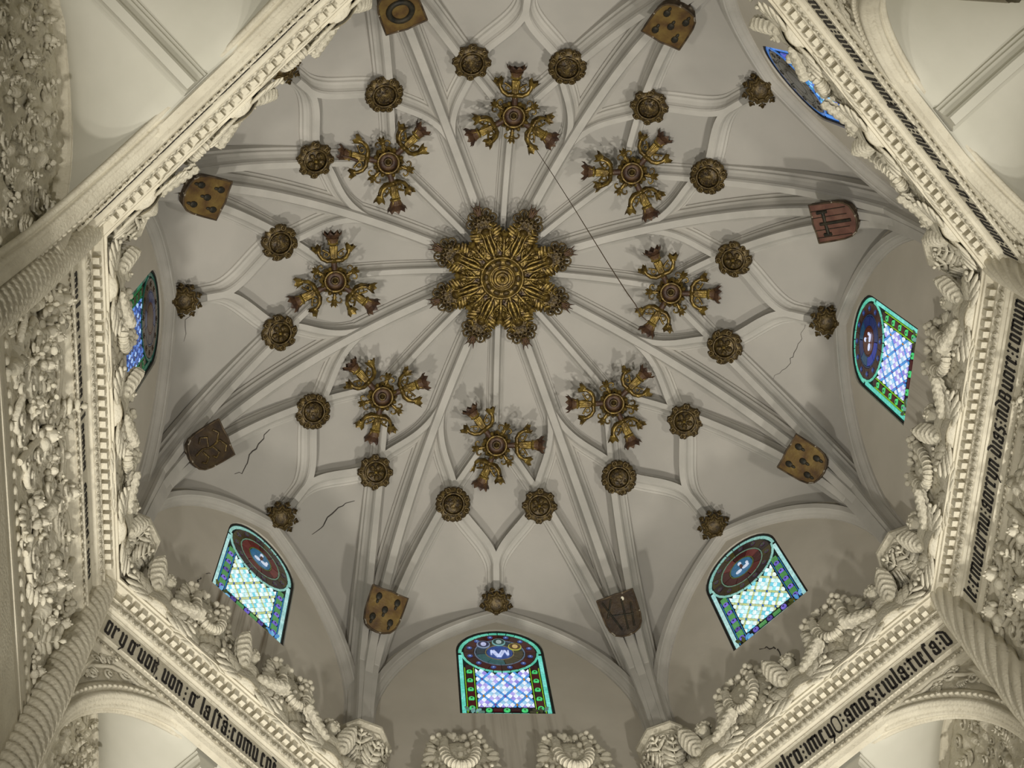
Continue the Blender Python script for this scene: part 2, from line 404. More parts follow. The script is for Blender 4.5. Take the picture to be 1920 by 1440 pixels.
# side and foot strips: coloured field, thin line, roundels
def disc(x, z, rx, rz, n=12): return [(x + rx * cos(2 * pi * k / n), z + rz * sin(2 * pi * k / n)) for k in range(n)]
for sg in (-1, 1):
    for k in range(5):
        z0 = 13.10 + k * .20; x0, x1 = sorted((sg * .345, sg * .425))
        PANES.append((pane_mesh([(x0, z0 + .045), (x1, z0 + .045), (x1, z0 + .155), (x0, z0 + .155)]), 'field', k))
        PANES.append((pane_mesh(disc(sg * .385, z0, .034, .038), .0, .016), 'dot', k))
        PANES.append((pane_mesh(disc(sg * .385, z0, .012, .013), .014, .02), 'dotc', k))
        for xx in (.333, .437):
            PANES.append((pane_mesh([(sg * xx - .004, z0 - .09), (sg * xx + .004, z0 - .09), (sg * xx + .004, z0 + .095), (sg * xx - .004, z0 + .095)]), 'line', k))
for k in range(3):
    x = -.2 + .2 * k
    PANES.append((pane_mesh(disc(x, 13.055, .036, .034), .0, .016), 'dot', k)); PANES.append((pane_mesh(disc(x, 13.055, .012, .012), .014, .02), 'dotc', k))
    if k < 2: PANES.append((pane_mesh([(x + .05, 13.03), (x + .15, 13.03), (x + .15, 13.085), (x + .05, 13.085)]), 'field', k))
# acanthus corner pieces
for sg in (-1, 1):
    for k, (dx, dz, an, ln) in enumerate(((.40, 13.0, 1.2, .10), (.36, 13.02, .6, .09), (.43, 13.03, 1.9, .10), (.33, 13.0, .2, .08))):
        pl = [(sg * (dx + (u * cos(an) - v * sin(an)) * -1), dz + u * sin(an) + v * cos(an)) for u, v in ((0, -.012), (ln * .5, -.026), (ln, -.004), (ln * .9, .014), (ln * .4, .02))]
        if sg > 0: pl = pl[::-1]
        PANES.append((pane_mesh(pl, .0, .02), 'leaf', k))
# roundel rings
def ringseg(r0, r1, n, gap, role, d0=.010, d1=.02, off=0):
    for k in range(n):
        t0 = 2 * pi * k / n + gap / r1 + off; t1 = 2 * pi * (k + 1) / n - gap / r1 + off; m = (t0 + t1) / 2
        PANES.append((pane_mesh([(r * cos(t), WC + r * sin(t)) for r, t in ((r0, t0), (r0, m), (r0, t1))][::-1] + [(r * cos(t), WC + r * sin(t)) for r, t in ((r1, t0), (r1, m), (r1, t1))], d0, d1), role, k))
ringseg(.315, .435, 16, .004, 'ring1'); ringseg(.295, .309, 12, .004, 'thin'); ringseg(.185, .288, 8, .006, 'ring2', off=.2); ringseg(.165, .178, 12, .003, 'thin2')
for k in range(12):
    t = 2 * pi * (k + .5) / 12; PANES.append((pane_mesh(disc(.375 * cos(t), WC + .375 * sin(t), .032, .032), .018, .026), 'floret', k))
    PANES.append((pane_mesh(disc(.375 * cos(t), WC + .375 * sin(t), .011, .011), .024, .030), 'floretc', k))
PANES.append((pane_mesh(disc(0, WC, .158, .158, 20), .01, .02), 'centre', 0))
backing = MB().prism(win_outline(WH - .002, WB0 + .002), -.06, .004, XZ).mesh('backing'); backing.materials.append(MAT['lead'])
fr = MB(); po = win_outline(WH - .001, WB0 + .001); pi_ = [(x * .955, WB0 + .012 if i < 2 else WC + (z - WC) * .955) for i, (x, z) in enumerate(po)]
N = len(po)
for (P0, P1, y0, y1) in ((po, pi_, .03, .03),):
    vs = [XZ @ Vector((x, z, .03)) for x, z in po] + [XZ @ Vector((x, z, .03)) for x, z in pi_] + [XZ @ Vector((x, z, -.05)) for x, z in pi_]
    fr.add(vs, [(i, (i + 1) % N, N + (i + 1) % N, N + i) for i in range(N)] + [(N + i, N + (i + 1) % N, 2 * N + (i + 1) % N, 2 * N + i) for i in range(N)], False)
frame_me = fr.mesh('window_frame'); frame_me.materials.append(MAT['lead'])
def lin(r, g, b): return tuple(round(((c / 255 + .055) / 1.055)**2.4 if c > 10 else c / 3294, 4) for c in (r, g, b))
PAL = {
 'A': dict(w=[lin(235, 243, 255), lin(222, 234, 255)], c=[lin(150, 140, 225), lin(178, 170, 238), lin(160, 205, 235)], band=[lin(88, 160, 240), lin(96, 172, 248)], node=[lin(200, 140, 40), lin(110, 80, 170)],
           edge=[lin(130, 240, 226), lin(105, 225, 205)], edge2=[lin(95, 205, 175), lin(112, 216, 190)], field=[lin(46, 14, 20), lin(70, 12, 22)], dot=[lin(80, 225, 130)], dotc=[lin(20, 90, 45)], line=[lin(140, 205, 40)],
           leaf=[lin(120, 170, 165), lin(70, 80, 50), lin(95, 130, 120), lin(60, 60, 40)], ring1=[lin(62, 22, 22), lin(48, 20, 18)], thin=[lin(95, 110, 130)], ring2=[lin(48, 92, 96), lin(66, 62, 44), lin(40, 56, 66), lin(88, 92, 66)], thin2=[lin(120, 110, 80)],
           floret=[lin(60, 82, 150)], floretc=[lin(150, 175, 220)], centre=[lin(42, 72, 140)]),
 'B': dict(ring1=[lin(52, 24, 20), lin(44, 22, 18)], ring2=[lin(28, 52, 150), lin(22, 70, 100), lin(20, 40, 92)], thin2=[lin(60, 30, 22)], centre=[lin(74, 30, 22)], floret=[lin(40, 58, 110)], floretc=[lin(70, 100, 180)], thin=[lin(30, 50, 80)]),
 'C': dict(w=[lin(236, 252, 250), lin(225, 248, 250)], c=[lin(120, 210, 230), lin(140, 222, 232), lin(190, 236, 240)], band=[lin(206, 222, 150), lin(214, 228, 170)], node=[lin(50, 140, 205), lin(40, 100, 190)],
           edge=[lin(190, 238, 235), lin(170, 226, 226)], edge2=[lin(150, 205, 195), lin(140, 198, 188)], field=[lin(88, 160, 92), lin(80, 148, 84)], dot=[lin(120, 105, 215), lin(92, 76, 160), lin(130, 115, 225)], dotc=[lin(45, 35, 95)], line=[lin(40, 120, 175)],
           leaf=[lin(120, 190, 235), lin(90, 160, 220), lin(60, 70, 25), lin(80, 85, 30)], ring1=[lin(48, 38, 22), lin(58, 52, 22), lin(40, 30, 30)], thin=[lin(100, 130, 110)], ring2=[lin(82, 28, 28), lin(96, 44, 42), lin(60, 22, 24)], thin2=[lin(80, 92, 40)],
           floret=[lin(66, 52, 72)], floretc=[lin(60, 90, 30)], centre=[lin(44, 102, 140)]),
}
PAL['B'] = {**PAL['A'], **PAL['B']}
PAL['L'] = {**PAL['B'], 'w': [lin(170, 205, 250), lin(100, 145, 220), lin(70, 110, 190)], 'c': [lin(32, 52, 110), lin(46, 74, 140), lin(24, 38, 80)], 'band': [lin(40, 76, 150)], 'node': [lin(40, 60, 130)], 'field': [lin(28, 34, 16), lin(34, 40, 18)], 'edge': [lin(26, 84, 66), lin(40, 120, 95), lin(20, 60, 48)], 'edge2': [lin(22, 66, 54)], 'dot': [lin(30, 90, 50)], 'line': [lin(30, 110, 60)], 'ring1': [lin(40, 28, 16)], 'ring2': [lin(36, 30, 34), lin(30, 40, 70)], 'centre': [lin(50, 34, 20)], 'leaf': [lin(40, 50, 30)], 'floret': [lin(40, 30, 20)], 'floretc': [lin(46, 40, 30)], 'thin': [lin(40, 44, 60)]}
PAL['T'] = {**PAL['C'], 'w': [lin(140, 205, 255), lin(170, 225, 255)], 'c': [lin(60, 90, 200), lin(60, 150, 150), lin(70, 120, 220)], 'band': [lin(60, 110, 215)], 'node': [lin(50, 80, 180)], 'edge': [lin(80, 155, 250), lin(70, 140, 240)], 'edge2': [lin(60, 115, 190)], 'field': [lin(92, 80, 200), lin(80, 100, 210)], 'dot': [lin(110, 100, 225)], 'dotc': [lin(60, 50, 140)], 'line': [lin(30, 60, 110)], 'ring1': [lin(26, 24, 17)], 'ring2': [lin(30, 26, 19), lin(26, 30, 26)], 'centre': [lin(30, 34, 36)], 'floret': [lin(28, 26, 22)], 'floretc': [lin(32, 32, 28)], 'thin': [lin(32, 35, 37)], 'thin2': [lin(28, 28, 23)], 'leaf': [lin(60, 100, 180)]}
WTYPE = {'south': 'A', 'east': 'B', 'southeast': 'C', 'southwest': 'C', 'west': 'L', 'northeast': 'T', 'northwest': 'L'}
WN = 0
for nm, a, pos in WALLS:
    if nm not in WTYPE: continue
    WN += 1; pal = PAL[WTYPE[nm]]; rw = random.Random(WN)
    root = struct(empty('window_%d' % WN, wm(a) @ T(0, A + .05, 0)))
    root['label'] = 'arched stained glass window in the %s lunette' % pos
    inst(backing, 'lead_backing', root, Matrix()); inst(frame_me, 'window_frame', root, Matrix())
    for me, role, sd in PANES:
        inst(me, 'quarry_pane' if role in ('w', 'c', 'band', 'node') else 'roundel_pane' if role[:4] in ('ring', 'thin', 'flor', 'cent') else 'border_pane', root, T(0, -.005, 0), glass(rw.choice(pal[role]), .95 if role in ('w', 'c') else .72))
    if nm == 'south':       # saints' haloed heads and the white letters on the blue disc
        for k, (x, z) in enumerate(((-.19, .17), (.0, .23), (.19, .12))):
            m = T(0, -.03, 0)
            inst(pane_mesh(disc(x, WC + z, .082, .085, 16)), 'pane', root, m, glass(lin(*((120, 135, 160), (105, 150, 150), (150, 150, 60))[k])))
            inst(pane_mesh(disc(x, WC + z, .070, .073, 16), .010, .016), 'pane', root, m, glass(lin(*((40, 44, 70), (40, 62, 60), (70, 50, 24))[k])))
            inst(pane_mesh(disc(x, WC + z - .01, .034, .045, 12), .014, .022), 'pane', root, m, glass(lin(*((175, 180, 215), (150, 170, 170), (175, 150, 95))[k])))
        for x0, z0, x1, z1, wd in ((-.105, .03, -.105, -.06, .009), (-.105, .05, -.03, -.11, .011), (-.075, .05, -.0, -.11, .011), (-.03, -.11, .03, .05, .010), (.0, -.11, .06, .05, .012), (.06, .05, .095, -.07, .010), (.10, .05, .10, -.06, .010)):
            ln = hypot(x1 - x0, z1 - z0); nx, nz = -(z1 - z0) / ln * wd, (x1 - x0) / ln * wd
            q = [(x0 - nx, WC - .02 + z0 - nz), (x1 - nx, WC - .02 + z1 - nz), (x1 + nx, WC - .02 + z1 + nz), (x0 + nx, WC - .02 + z0 + nz)]
            inst(pane_mesh(q, .012, .020), 'letter', root, T(0, -.02, 0), glass(lin(185, 195, 230)))
    elif nm in ('southeast', 'southwest', 'east'):   # small white figure in the centre disc
        col = glass(lin(190, 200, 215) if nm != 'east' else lin(200, 210, 240))
        for x, z, rx, rz in ((.0, .07, .026, .032), (-.05, -.07, .045, .028), (.055, -.06, .05, .026), (.09, -.01, .02, .03)):
            inst(pane_mesh(disc(x, WC + z, rx, rz, 10), .012, .020), 'pane', root, T(0, -.02, 0), col)
        inst(pane_mesh(disc(.005, WC + .0, .022, .05, 10), .012, .020), 'pane', root, T(0, -.02, 0), glass(lin(60, 34, 30)))

# ------------------------------------------------------------------ cornice with dentils, leaf bands and the painted inscription
CPROF = [(4.05, 10.30), (3.96, 10.30), (3.93, 10.32), (3.905, 10.345), (3.885, 10.375), (3.885, 10.42), (3.868, 10.43), (3.866, 10.455), (3.91, 10.46), (3.91, 10.775), (3.89, 10.785), (3.895, 10.80),
         (3.865, 10.815), (3.852, 10.84), (3.85, 10.875), (3.855, 10.91), (3.87, 10.93), (3.838, 10.935), (3.838, 10.955), (3.85, 10.96), (3.85, 11.055), (3.77, 11.06), (3.765, 11.085), (3.745, 11.09), (3.745, 11.12), (4.05, 11.13)]
CPROF_LOW = CPROF[:1] + [(3.99, 10.30), (3.965, 10.33), (3.945, 10.345), (3.935, 10.375), (3.935, 10.42), (3.95, 10.43), (3.925, 10.455), (3.91, 10.46)] + CPROF[9:]
dent_me = MB().box((0, 0, 0), (.027, .034, .043)).mesh('dentil'); dent_me.materials.append(MAT['stucco'])
tong = MB()
tong.ell((0, 0, 0), (.028, .022, .034), None, 8, 5); tong_me = tong.mesh('egg'); tong_me.materials.append(MAT['carved'])
lf = MB(); lf.torus((0, 0, -.012), .036, .010, RX(pi / 2), 8, 5, -.3, pi + .3); lf.ell((0, -.004, -.015), (.017, .012, .03), None, 6, 4)
leaf_me = lf.mesh('leaf'); leaf_me.materials.append(MAT['stucco'])
tl = MB(); tl.ell((0, 0, 0), (.034, .012, .048), RX(.1), 6, 4); tl.tube([(0, -.012, -.05), (0, -.014, 0), (0, -.012, .045)], .006, 4); tleaf_me = tl.mesh('leaf'); tleaf_me.materials.append(MAT['carved'])
# ---- black-letter glyphs: each stroke is a small polygon, x-height 1
def bar(x0, z0, x1, z1, wd=.11):
    ln = hypot(x1 - x0, z1 - z0); nx, nz = -(z1 - z0) / ln * wd, (x1 - x0) / ln * wd
    return [(x0 - nx, z0 - nz), (x1 - nx, z1 - nz), (x1 + nx, z1 + nz), (x0 + nx, z0 + nz)]
def minim(x, z0=0, z1=1, foot=1, head=1):
    h = .115
    return [(x - h, z0 + .13), (x + .03, z0), (x + h + .07 * foot, z0 + .12), (x + h, z0 + .2), (x + h, z1 - .13), (x - .03, z1), (x - h - .07 * head, z1 - .12), (x - h, z1 - .2)]
def dia(x, z, r=.12): return [(x - r, z), (x, z - r), (x + r, z), (x, z + r)]
P_ = .40
def cap(x): return bar(x + .02, .93, x + P_ - .02, .86, .075)
def cup(x): return bar(x + .02, .13, x + P_ - .02, .07, .075)
GL = {
 'i': (1, lambda: [minim(.2)]), 'l': (1, lambda: [minim(.2, 0, 1.38)]), '|': (1, lambda: [minim(.2, -.15, 1.2)]),
 'n': (2, lambda: [minim(.2), minim(.6), cap(.2)]), 'm': (3, lambda: [minim(.2), minim(.6), minim(1.0), cap(.2), cap(.6)]),
 'u': (2, lambda: [minim(.2), minim(.6), cup(.2)]), 'o': (2, lambda: [minim(.2, 0, 1, 0, 0), minim(.6, 0, 1, 0, 0), cap(.2), cup(.2)]),
 'a': (2, lambda: [minim(.6), bar(.18, .82, .6, .95, .08), bar(.22, .86, .22, .62, .10), bar(.2, .58, .6, .5, .06), minim(.2, 0, .5, 0, 0), cup(.2)]),
 'c': (1.6, lambda: [minim(.2, 0, 1, 1, 0), bar(.22, .92, .5, .84, .09), bar(.24, .1, .5, .14, .06)]),
 'e': (1.6, lambda: [minim(.2, 0, 1, 1, 0), bar(.2, .95, .46, .8, .09), bar(.46, .82, .4, .55, .04), bar(.24, .1, .5, .14, .06)]),
 'r': (1.6, lambda: [minim(.2), dia(.52, .86, .15), bar(.3, .82, .5, .92, .05)]),
 't': (1.4, lambda: [minim(.2, 0, 1.15), bar(.0, .92, .5, .92, .06)]), 'f': (1.4, lambda: [minim(.2, -.25, 1.15, 0, 0), bar(.2, 1.15, .52, 1.08, .1)]),
 's': (1.8, lambda: [bar(.2, .9, .2, .55, .11), bar(.2, .6, .56, .42, .09), bar(.56, .45, .56, .12, .11), bar(.2, .92, .58, .92, .08), bar(.12, .14, .56, .06, .08), dia(.35, -.05, .1)]),
 'd': (2, lambda: [minim(.2, 0, 1, 0, 0), minim(.6, 0, 1, 0, 0), cup(.2), bar(.6, .95, .1, 1.22, .08), bar(.1, 1.22, -.02, 1.16, .05)]),
 'q': (2.2, lambda: [minim(.2, 0, 1, 0, 0), minim(.6), cap(.2), cup(.2), bar(.66, .86, .84, .98, .05), dia(.86, .88, .1)]),
 'y': (2, lambda: [minim(.2, .05, 1, 0, 1), minim(.6, -.05, 1, 0, 1), cup(.2), bar(.6, .06, .3, -.32, .05)]), 'p': (2, lambda: [minim(.2, -.3, 1, 0, 1), minim(.6), cap(.2), cup(.2)]),
 'B': (2.4, lambda: [minim(.2, 0, 1, 0, 0), minim(.68, 0, .55, 0, 0), minim(.62, .5, 1.08, 0, 0), bar(.1, 1.02, .62, 1.02, .07), bar(.2, .52, .66, .52, .05), bar(.2, .06, .68, .06, .07)]),
 'O': (2.2, lambda: [[(.42 + (.36 if k % 2 == 0 else 0) * 0 + r * cos(t), .58 + 1.45 * r * sin(t)) for r, t in ()] or bar(.1, .25, .1, .9, .06), bar(.74, .25, .74, .9, .06), bar(.1, .9, .28, 1.1, .06), bar(.28, 1.1, .56, 1.1, .06), bar(.56, 1.1, .74, .9, .06), bar(.1, .25, .28, .03, .06), bar(.28, .03, .56, .03, .06), bar(.56, .03, .74, .25, .06)]),
 ':': (1.0, lambda: [dia(.2, .1), dia(.2, .5), dia(.2, .9)]), '.': (.9, lambda: [dia(.2, .45)]), ',': (.9, lambda: [dia(.2, -.08, .13)]), "'": (.7, lambda: [dia(.12, 1.02, .1)]),
 '~': (0, lambda: [bar(-.75, 1.22, -.2, 1.14, .06)]), ' ': (.55, lambda: []),
}
def inscription(txt, x0, x1, zb, xh, parent, y):
    mb = MB(); wtot = sum(GL[c][0] * P_ for c in txt); k = (x1 - x0) / wtot; x = x0
    kx = k
    for c in txt:
        for pl in GL[c][1]():
            pl = [(x + p * kx, zb + q * xh) for p, q in pl]
            if area(pl) > 1e-9:
                sgn = sum(pl[i - 1][0] * pl[i][1] - pl[i][0] * pl[i - 1][1] for i in range(len(pl)))
                mb.prism(pl if sgn > 0 else pl[::-1], .0, .004, T(0, y, 0) @ XZ)
        x += GL[c][0] * P_ * kx
    return mb.build('inscription', 'ink', parent)
TEXT = {'southwest': ("or y q'uor, uon : q' la fta~:comu cne~", -1.43, .64), 'southeast': ("ulro:imcyO:anos:ciula:tiefa:d", -.62, 1.42),
        'east': ("le:cmucurnu:aorcyn.dias:ndBuore:comun", -1.39, 1.40), 'northeast': ("ln:umon.u.o.t.inlu:yul:unl f.uun:nnul", -1.44, 1.42),
        'west': ("mu l cn : ununo y l nmun . amuna : unu", -1.35, 1.35), 'northwest': ("nun : l unum onu . nunum : lan unu", -1.35, 1.35)}
TR = 0
CORN = {}
for nm, a, pos in WALLS:
    TR += 1
    mb = MB(); rows = []
    for r, z in (CPROF if nm == 'west' else CPROF_LOW):
        h = r * TN
        rows.append([Vector((-h, r, z)), Vector((-h / 3, r, z)), Vector((h / 3, r, z)), Vector((h, r, z))])
    mb.grid(rows, False, False, False)
    tr = struct(mb.build('trim_%d' % TR, 'stucco', None, wm(a))); tr['label'] = 'cream stucco cornice with dentils and painted black-letter band under the %s window' % pos
    CORN[nm] = tr
    if nm == 'north': continue
    nd = 30
    for k in range(nd):
        x = -1.42 + 2.84 * (k + .5) / nd
        inst(dent_me, 'dentil', tr, T(x, 3.82, 11.008))
    for k in range(36):
        x = -1.47 + 2.94 * (k + .5) / 36
        inst(leaf_me, 'leaf', tr, T(x, 3.885 if nm == 'west' else 3.935, 10.385) @ RX(-.2))
    for k in range(40):
        x = -1.42 + 2.84 * (k + .5) / 40
        inst(tleaf_me, 'leaf', tr, T(x, 3.851, 10.862) @ RY(.35 if k % 2 else -.35))
    if nm not in TEXT: continue
    tx, xa, xb = TEXT[nm]
    inscription(tx, xa, xb, 10.495, .225, tr, 3.9095)

# ------------------------------------------------------------------ lower chapel: square walls, floor, squinches
def slab(name, mtx, hx, y0, y1, z0, z1, mat):
    return struct(MB().box((0, (y0 + y1) / 2, (z0 + z1) / 2), (hx, (y1 - y0) / 2, (z1 - z0) / 2)).build(name, mat, None, mtx))
LOW = {}
for nm, a, pos in WALLS:
    if nm in ('south', 'east', 'west'): LOW[nm] = slab('wall_lower_' + nm, wm(a), 4.35, 4.0, 4.35, -EYE, 11.3, 'cell')
    if nm == 'north': LOW[nm] = slab('wall_lower_' + nm, wm(a), 4.35, 4.0, 4.35, 7.5, 11.3, 'cell')
fl = MB().box((0, -1.5, -EYE - .1), (4.6, 6.5, .1)).build('floor', 'floor'); struct(fl)

AZ, AHO, AHI = 9.0, 1.52, 1.36        # squinch arch: centre height, face radius, soffit radius
def ridge_z(t): return 10.30 + .04 * sin(t / 1.66 * pi) - .75 * max(0, (t - 1.0) / .66)**1.6
def warch_z(t):
    s = (t * sqrt(2) - 1.17) / 1.17; return 9.45 + 1.38 * max(0, 1 - abs(s)**2.1)**.55
SQ = {}
for nm, a, pos in WALLS:
    if a % 90 == 0: continue
    # pierced face wall under the cornice
    mb = MB(); n = 40; hs = 1.70
    for y in (4.0, 4.12):
        inner = [(AHO * cos(pi * k / n), AZ + AHO * sin(pi * k / n)) for k in range(n + 1)]
        outer = []
        for x, z in inner:
            dx, dz = x, z - AZ; k = min(hs / abs(dx) if abs(dx) > 1e-6 else 99, (10.8 - AZ) / dz if dz > 1e-6 else 99); outer.append((dx * k, AZ + dz * k))
        inner = [(AHO, 4.0)] + inner + [(-AHO, 4.0)]; outer = [(hs, 4.0)] + outer + [(-hs, 4.0)]
        mb.grid([[Vector((x, y, z)) for x, z in inner], [Vector((x, y, z)) for x, z in outer]], False, False, False)
    sp = struct(mb.build('wall_squinch_' + nm, 'stucco', None, wm(a))); sp['label'] = 'stucco spandrel wall over the %s squinch arch' % pos; SQ[nm] = sp
    # moulded archivolt and soffit swept round the arch
    prof = [(1.56, 4.0), (1.56, 3.965), (1.525, 3.95), (1.50, 3.955), (1.495, 3.985), (1.475, 3.99), (1.465, 3.955), (1.44, 3.945), (1.42, 3.955), (1.415, 3.99), (1.40, 4.01), (1.385, 4.05), (1.39, 4.10), (1.375, 4.115), (1.36, 4.15), (1.362, 4.19),
            (1.385, 4.21), (1.39, 4.24), (1.365, 4.26), (1.355, 4.30), (1.37, 4.34), (1.40, 4.36), (1.56, 4.36)]
    prof = [(r, 3.95 + (y - 3.95) * .45) for r, y in prof]
    rows = []
    ang = [pi * k / 48 for k in range(49)]
    for rho, y in prof:
        rows.append([Vector((rho, y, 7.0))] + [Vector((rho * cos(t), y, AZ + rho * sin(t))) for t in ang] + [Vector((-rho, y, 7.0))])
    am = MB().grid(rows, False, False, True).build('arch_moulding', 'stucco', sp)
    # beads along the archivolt
    bead = MB().ell((0, 0, 0), (.032, .022, .020), None, 8, 5).mesh('bead'); bead.materials.append(MAT['stucco'])
    for k in range(3, 70):
        t = pi * k / 72; z = AZ + 1.51 * sin(t)
        if z > 10.33: continue
        inst(bead, 'bead', sp, T(1.51 * cos(t), 3.955, z) @ RY(-t - pi / 2))
    # squinch cell
    mb = MB(); rows = []
    for i in range(15):
        t = 1.655 * i / 14; row = []
        for j in range(21):
            q = -1 + 2 * j / 20; x = q * (1.657 - t); zz = ridge_z(t) + (warch_z(t) - ridge_z(t)) * abs(q)**1.8
            row.append(Vector((x, 4.30 + t * .82 if False else 4.0 + t, zz + (.12 if i == 0 else .02))))
        rows.append(row)
    cell = struct(mb.grid(rows).build('vault_squinch_' + nm, 'cell', None, wm(a))); cell['label'] = 'pale plaster squinch cell behind the %s arch' % pos
    rp_ = ribprof(.24, .17)
    pts = [Vector((0, 4.08 + 1.5 * i / 14, ridge_z(.08 + 1.5 * i / 14) + .02)) for i in range(15)]
    sweep(MB(), pts, rp_, Vector((0, 0, -1))).build('ridge_rib', 'cell', cell)
    for sg in (-1, 1):
        pts = []
        for i in range(21):
            t = .02 + 1.60 * i / 20; pts.append(Vector((sg * (1.657 - t - .03), 4.0 + t - .03, warch_z(t) + .02)))
        inn = Vector((-sg * .7071, -.7071, 0)); sweep(MB(), pts, ribprof(.34, .18), (inn + Vector((0, 0, -.8))).normalized()).build('wall_rib', 'stucco', cell)

# ------------------------------------------------------------------ carved ornament pieces
def spiral(mb, turns=1.6, R=.10, r=.020, m=None, lift=.02, n=26, hand=1):
    pts = []
    for i in range(n + 1):
        u = i / n; t = u * turns * 2 * pi * hand; rr = R * (1 - .82 * u); p = Vector((rr * cos(t), -lift * u - .01, rr * sin(t))); pts.append(m @ p if m else p)
    mb.tube(pts, lambda u: r * (1 - .45 * u), 6); return mb
def acanthus(mb, L=.22, m=None, lobes=4, w0=.05, curl=.06):
    m = m or Matrix()
    pts = [m @ Vector((0, -.012 - curl * (k / 8)**2, L * k / 8)) for k in range(9)]; mb.tube(pts, lambda u: .014 * (1 - .6 * u), 5)
    for k in range(lobes):
        u = (k + .5) / lobes; wv = w0 * sin(pi * (.25 + .65 * u)) * 1.4
        for sg in (-1, 1):
            mm = m @ T(sg * wv * .55, -.01 - curl * u * u, L * u) @ RY(sg * .85)
            mb.ell(mm.translation, (wv * .34, .016, wv * .85), mm.to_3x3().to_4x4(), 6, 4)
    e = m @ Vector((0, -.02 - curl, L)); mb.ell(e, (.02, .02, .03), None, 6, 4)
    return mb
ORN = {}
def defo(name, mb): me = mb.mesh(name); me.materials.append(MAT['carved']); ORN.setdefault(name, []).append(me)
defo('scroll', spiral(MB(), 1.7, .11, .022)); defo('scroll', spiral(MB(), 1.5, .09, .020, None, .03, 24, -1))
s_ = MB(); spiral(s_, 1.3, .08, .018, T(0, 0, .10)); spiral(s_, 1.3, .07, .016, T(.02, 0, -.10), .02, 22, -1); s_.tube([(.08, -.01, .10), (.06, -.02, .02), (-.02, -.02, -.03), (-.05, -.01, -.10)], .018, 6); defo('scroll', s_)
defo('acanthus_leaf', acanthus(MB(), .24, None, 5, .055, .05)); defo('acanthus_leaf', acanthus(MB(), .18, None, 4, .06, .08))
r_ = MB(); r_.ell((0, -.03, 0), (.03, .03, .03))
for k in range(7):
    t = 2 * pi * k / 7; mm = RY(t); r_.ell(mm @ Vector((0, -.012, .055)), (.024, .018, .034), mm, 6, 4)
defo('rosette', r_)
h_ = MB(); h_.ell((0, -.05, .03), (.045, .05, .058), None, 10, 7); h_.ell((0, -.10, .025), (.010, .014, .014), None, 6, 4); h_.ell((-.018, -.09, .045), (.010, .008, .006), None, 6, 4); h_.ell((.018, -.09, .045), (.010, .008, .006), None, 6, 4); h_.ell((0, -.092, .0), (.014, .008, .006), None, 6, 4)
for k in range(11):
    t = pi * (k / 10); h_.ell((.05 * cos(t), -.04, .045 + .045 * sin(t)), (.018, .03, .018), None, 6, 4)
h_.ell((0, -.03, -.06), (.055, .04, .05), None, 8, 5); h_.ell((-.07, -.025, -.04), (.04, .018, .055), RY(.6), 7, 5); h_.ell((.07, -.025, -.04), (.04, .018, .055), RY(-.6), 7, 5)
defo('cherub_head', h_)
v_ = MB(); v_.lathe([(.0, -.16), (.03, -.155), (.022, -.13), (.045, -.09), (.06, -.03), (.045, .03), (.025, .06), (.03, .08), (.05, .10), (.0, .11)], 12); defo('vase', v_)
def relief(parent, x0, x1, z0, z1, y, n, seed, smin=.7, smax=1.25, avoid=None):
    rnd = random.Random(seed); keys = ['scroll', 'scroll', 'acanthus_leaf', 'acanthus_leaf', 'rosette', 'cherub_head', 'scroll', 'vase']; P = []
    tries = 0
    while len(P) < n and tries < n * 40:
        tries += 1; x = rnd.uniform(x0, x1); z = rnd.uniform(z0, z1)
        if avoid and avoid(x, z): continue
        if any(hypot(x - p[0], z - p[1]) < .085 for p in P): continue
        P.append((x, z)); k = rnd.choice(keys); me = rnd.choice(ORN[k]); sc = rnd.uniform(smin, smax)
        rot = rnd.uniform(-.35, .35) if k in ('cherub_head', 'vase') else rnd.uniform(0, 2 * pi)
        inst(me, k, parent, T(x, y, z) @ RY(rot) @ Matrix.Diagonal((sc * (1 if rnd.random() < .5 else -1), sc * 1.3, sc, 1)))
def relief_ground(parent, x0, x1, z0, z1, y, nx, nz, amp, seed, off=None):
    rows = []
    for i in range(nx + 1):
        row = []
        for j in range(nz + 1):
            x = x0 + (x1 - x0) * i / nx; z = z0 + (z1 - z0) * j / nz
            v = Vector((x * 7 + seed, 0, z * 7)); h = noise.noise(v) + .6 * noise.noise(v * 2.3) + .35 * abs(noise.noise(v * 5.1)); e = min(1, 8 * min(i / nx, 1 - i / nx, j / nz, 1 - j / nz))
            row.append(Vector((x, 4.02 if off and off(x, z - .06) else y - .012 - amp * max(-.3, h) * e, z)))
        rows.append(row)
    return MB().grid(rows).build('carved_ground', 'carved', parent)
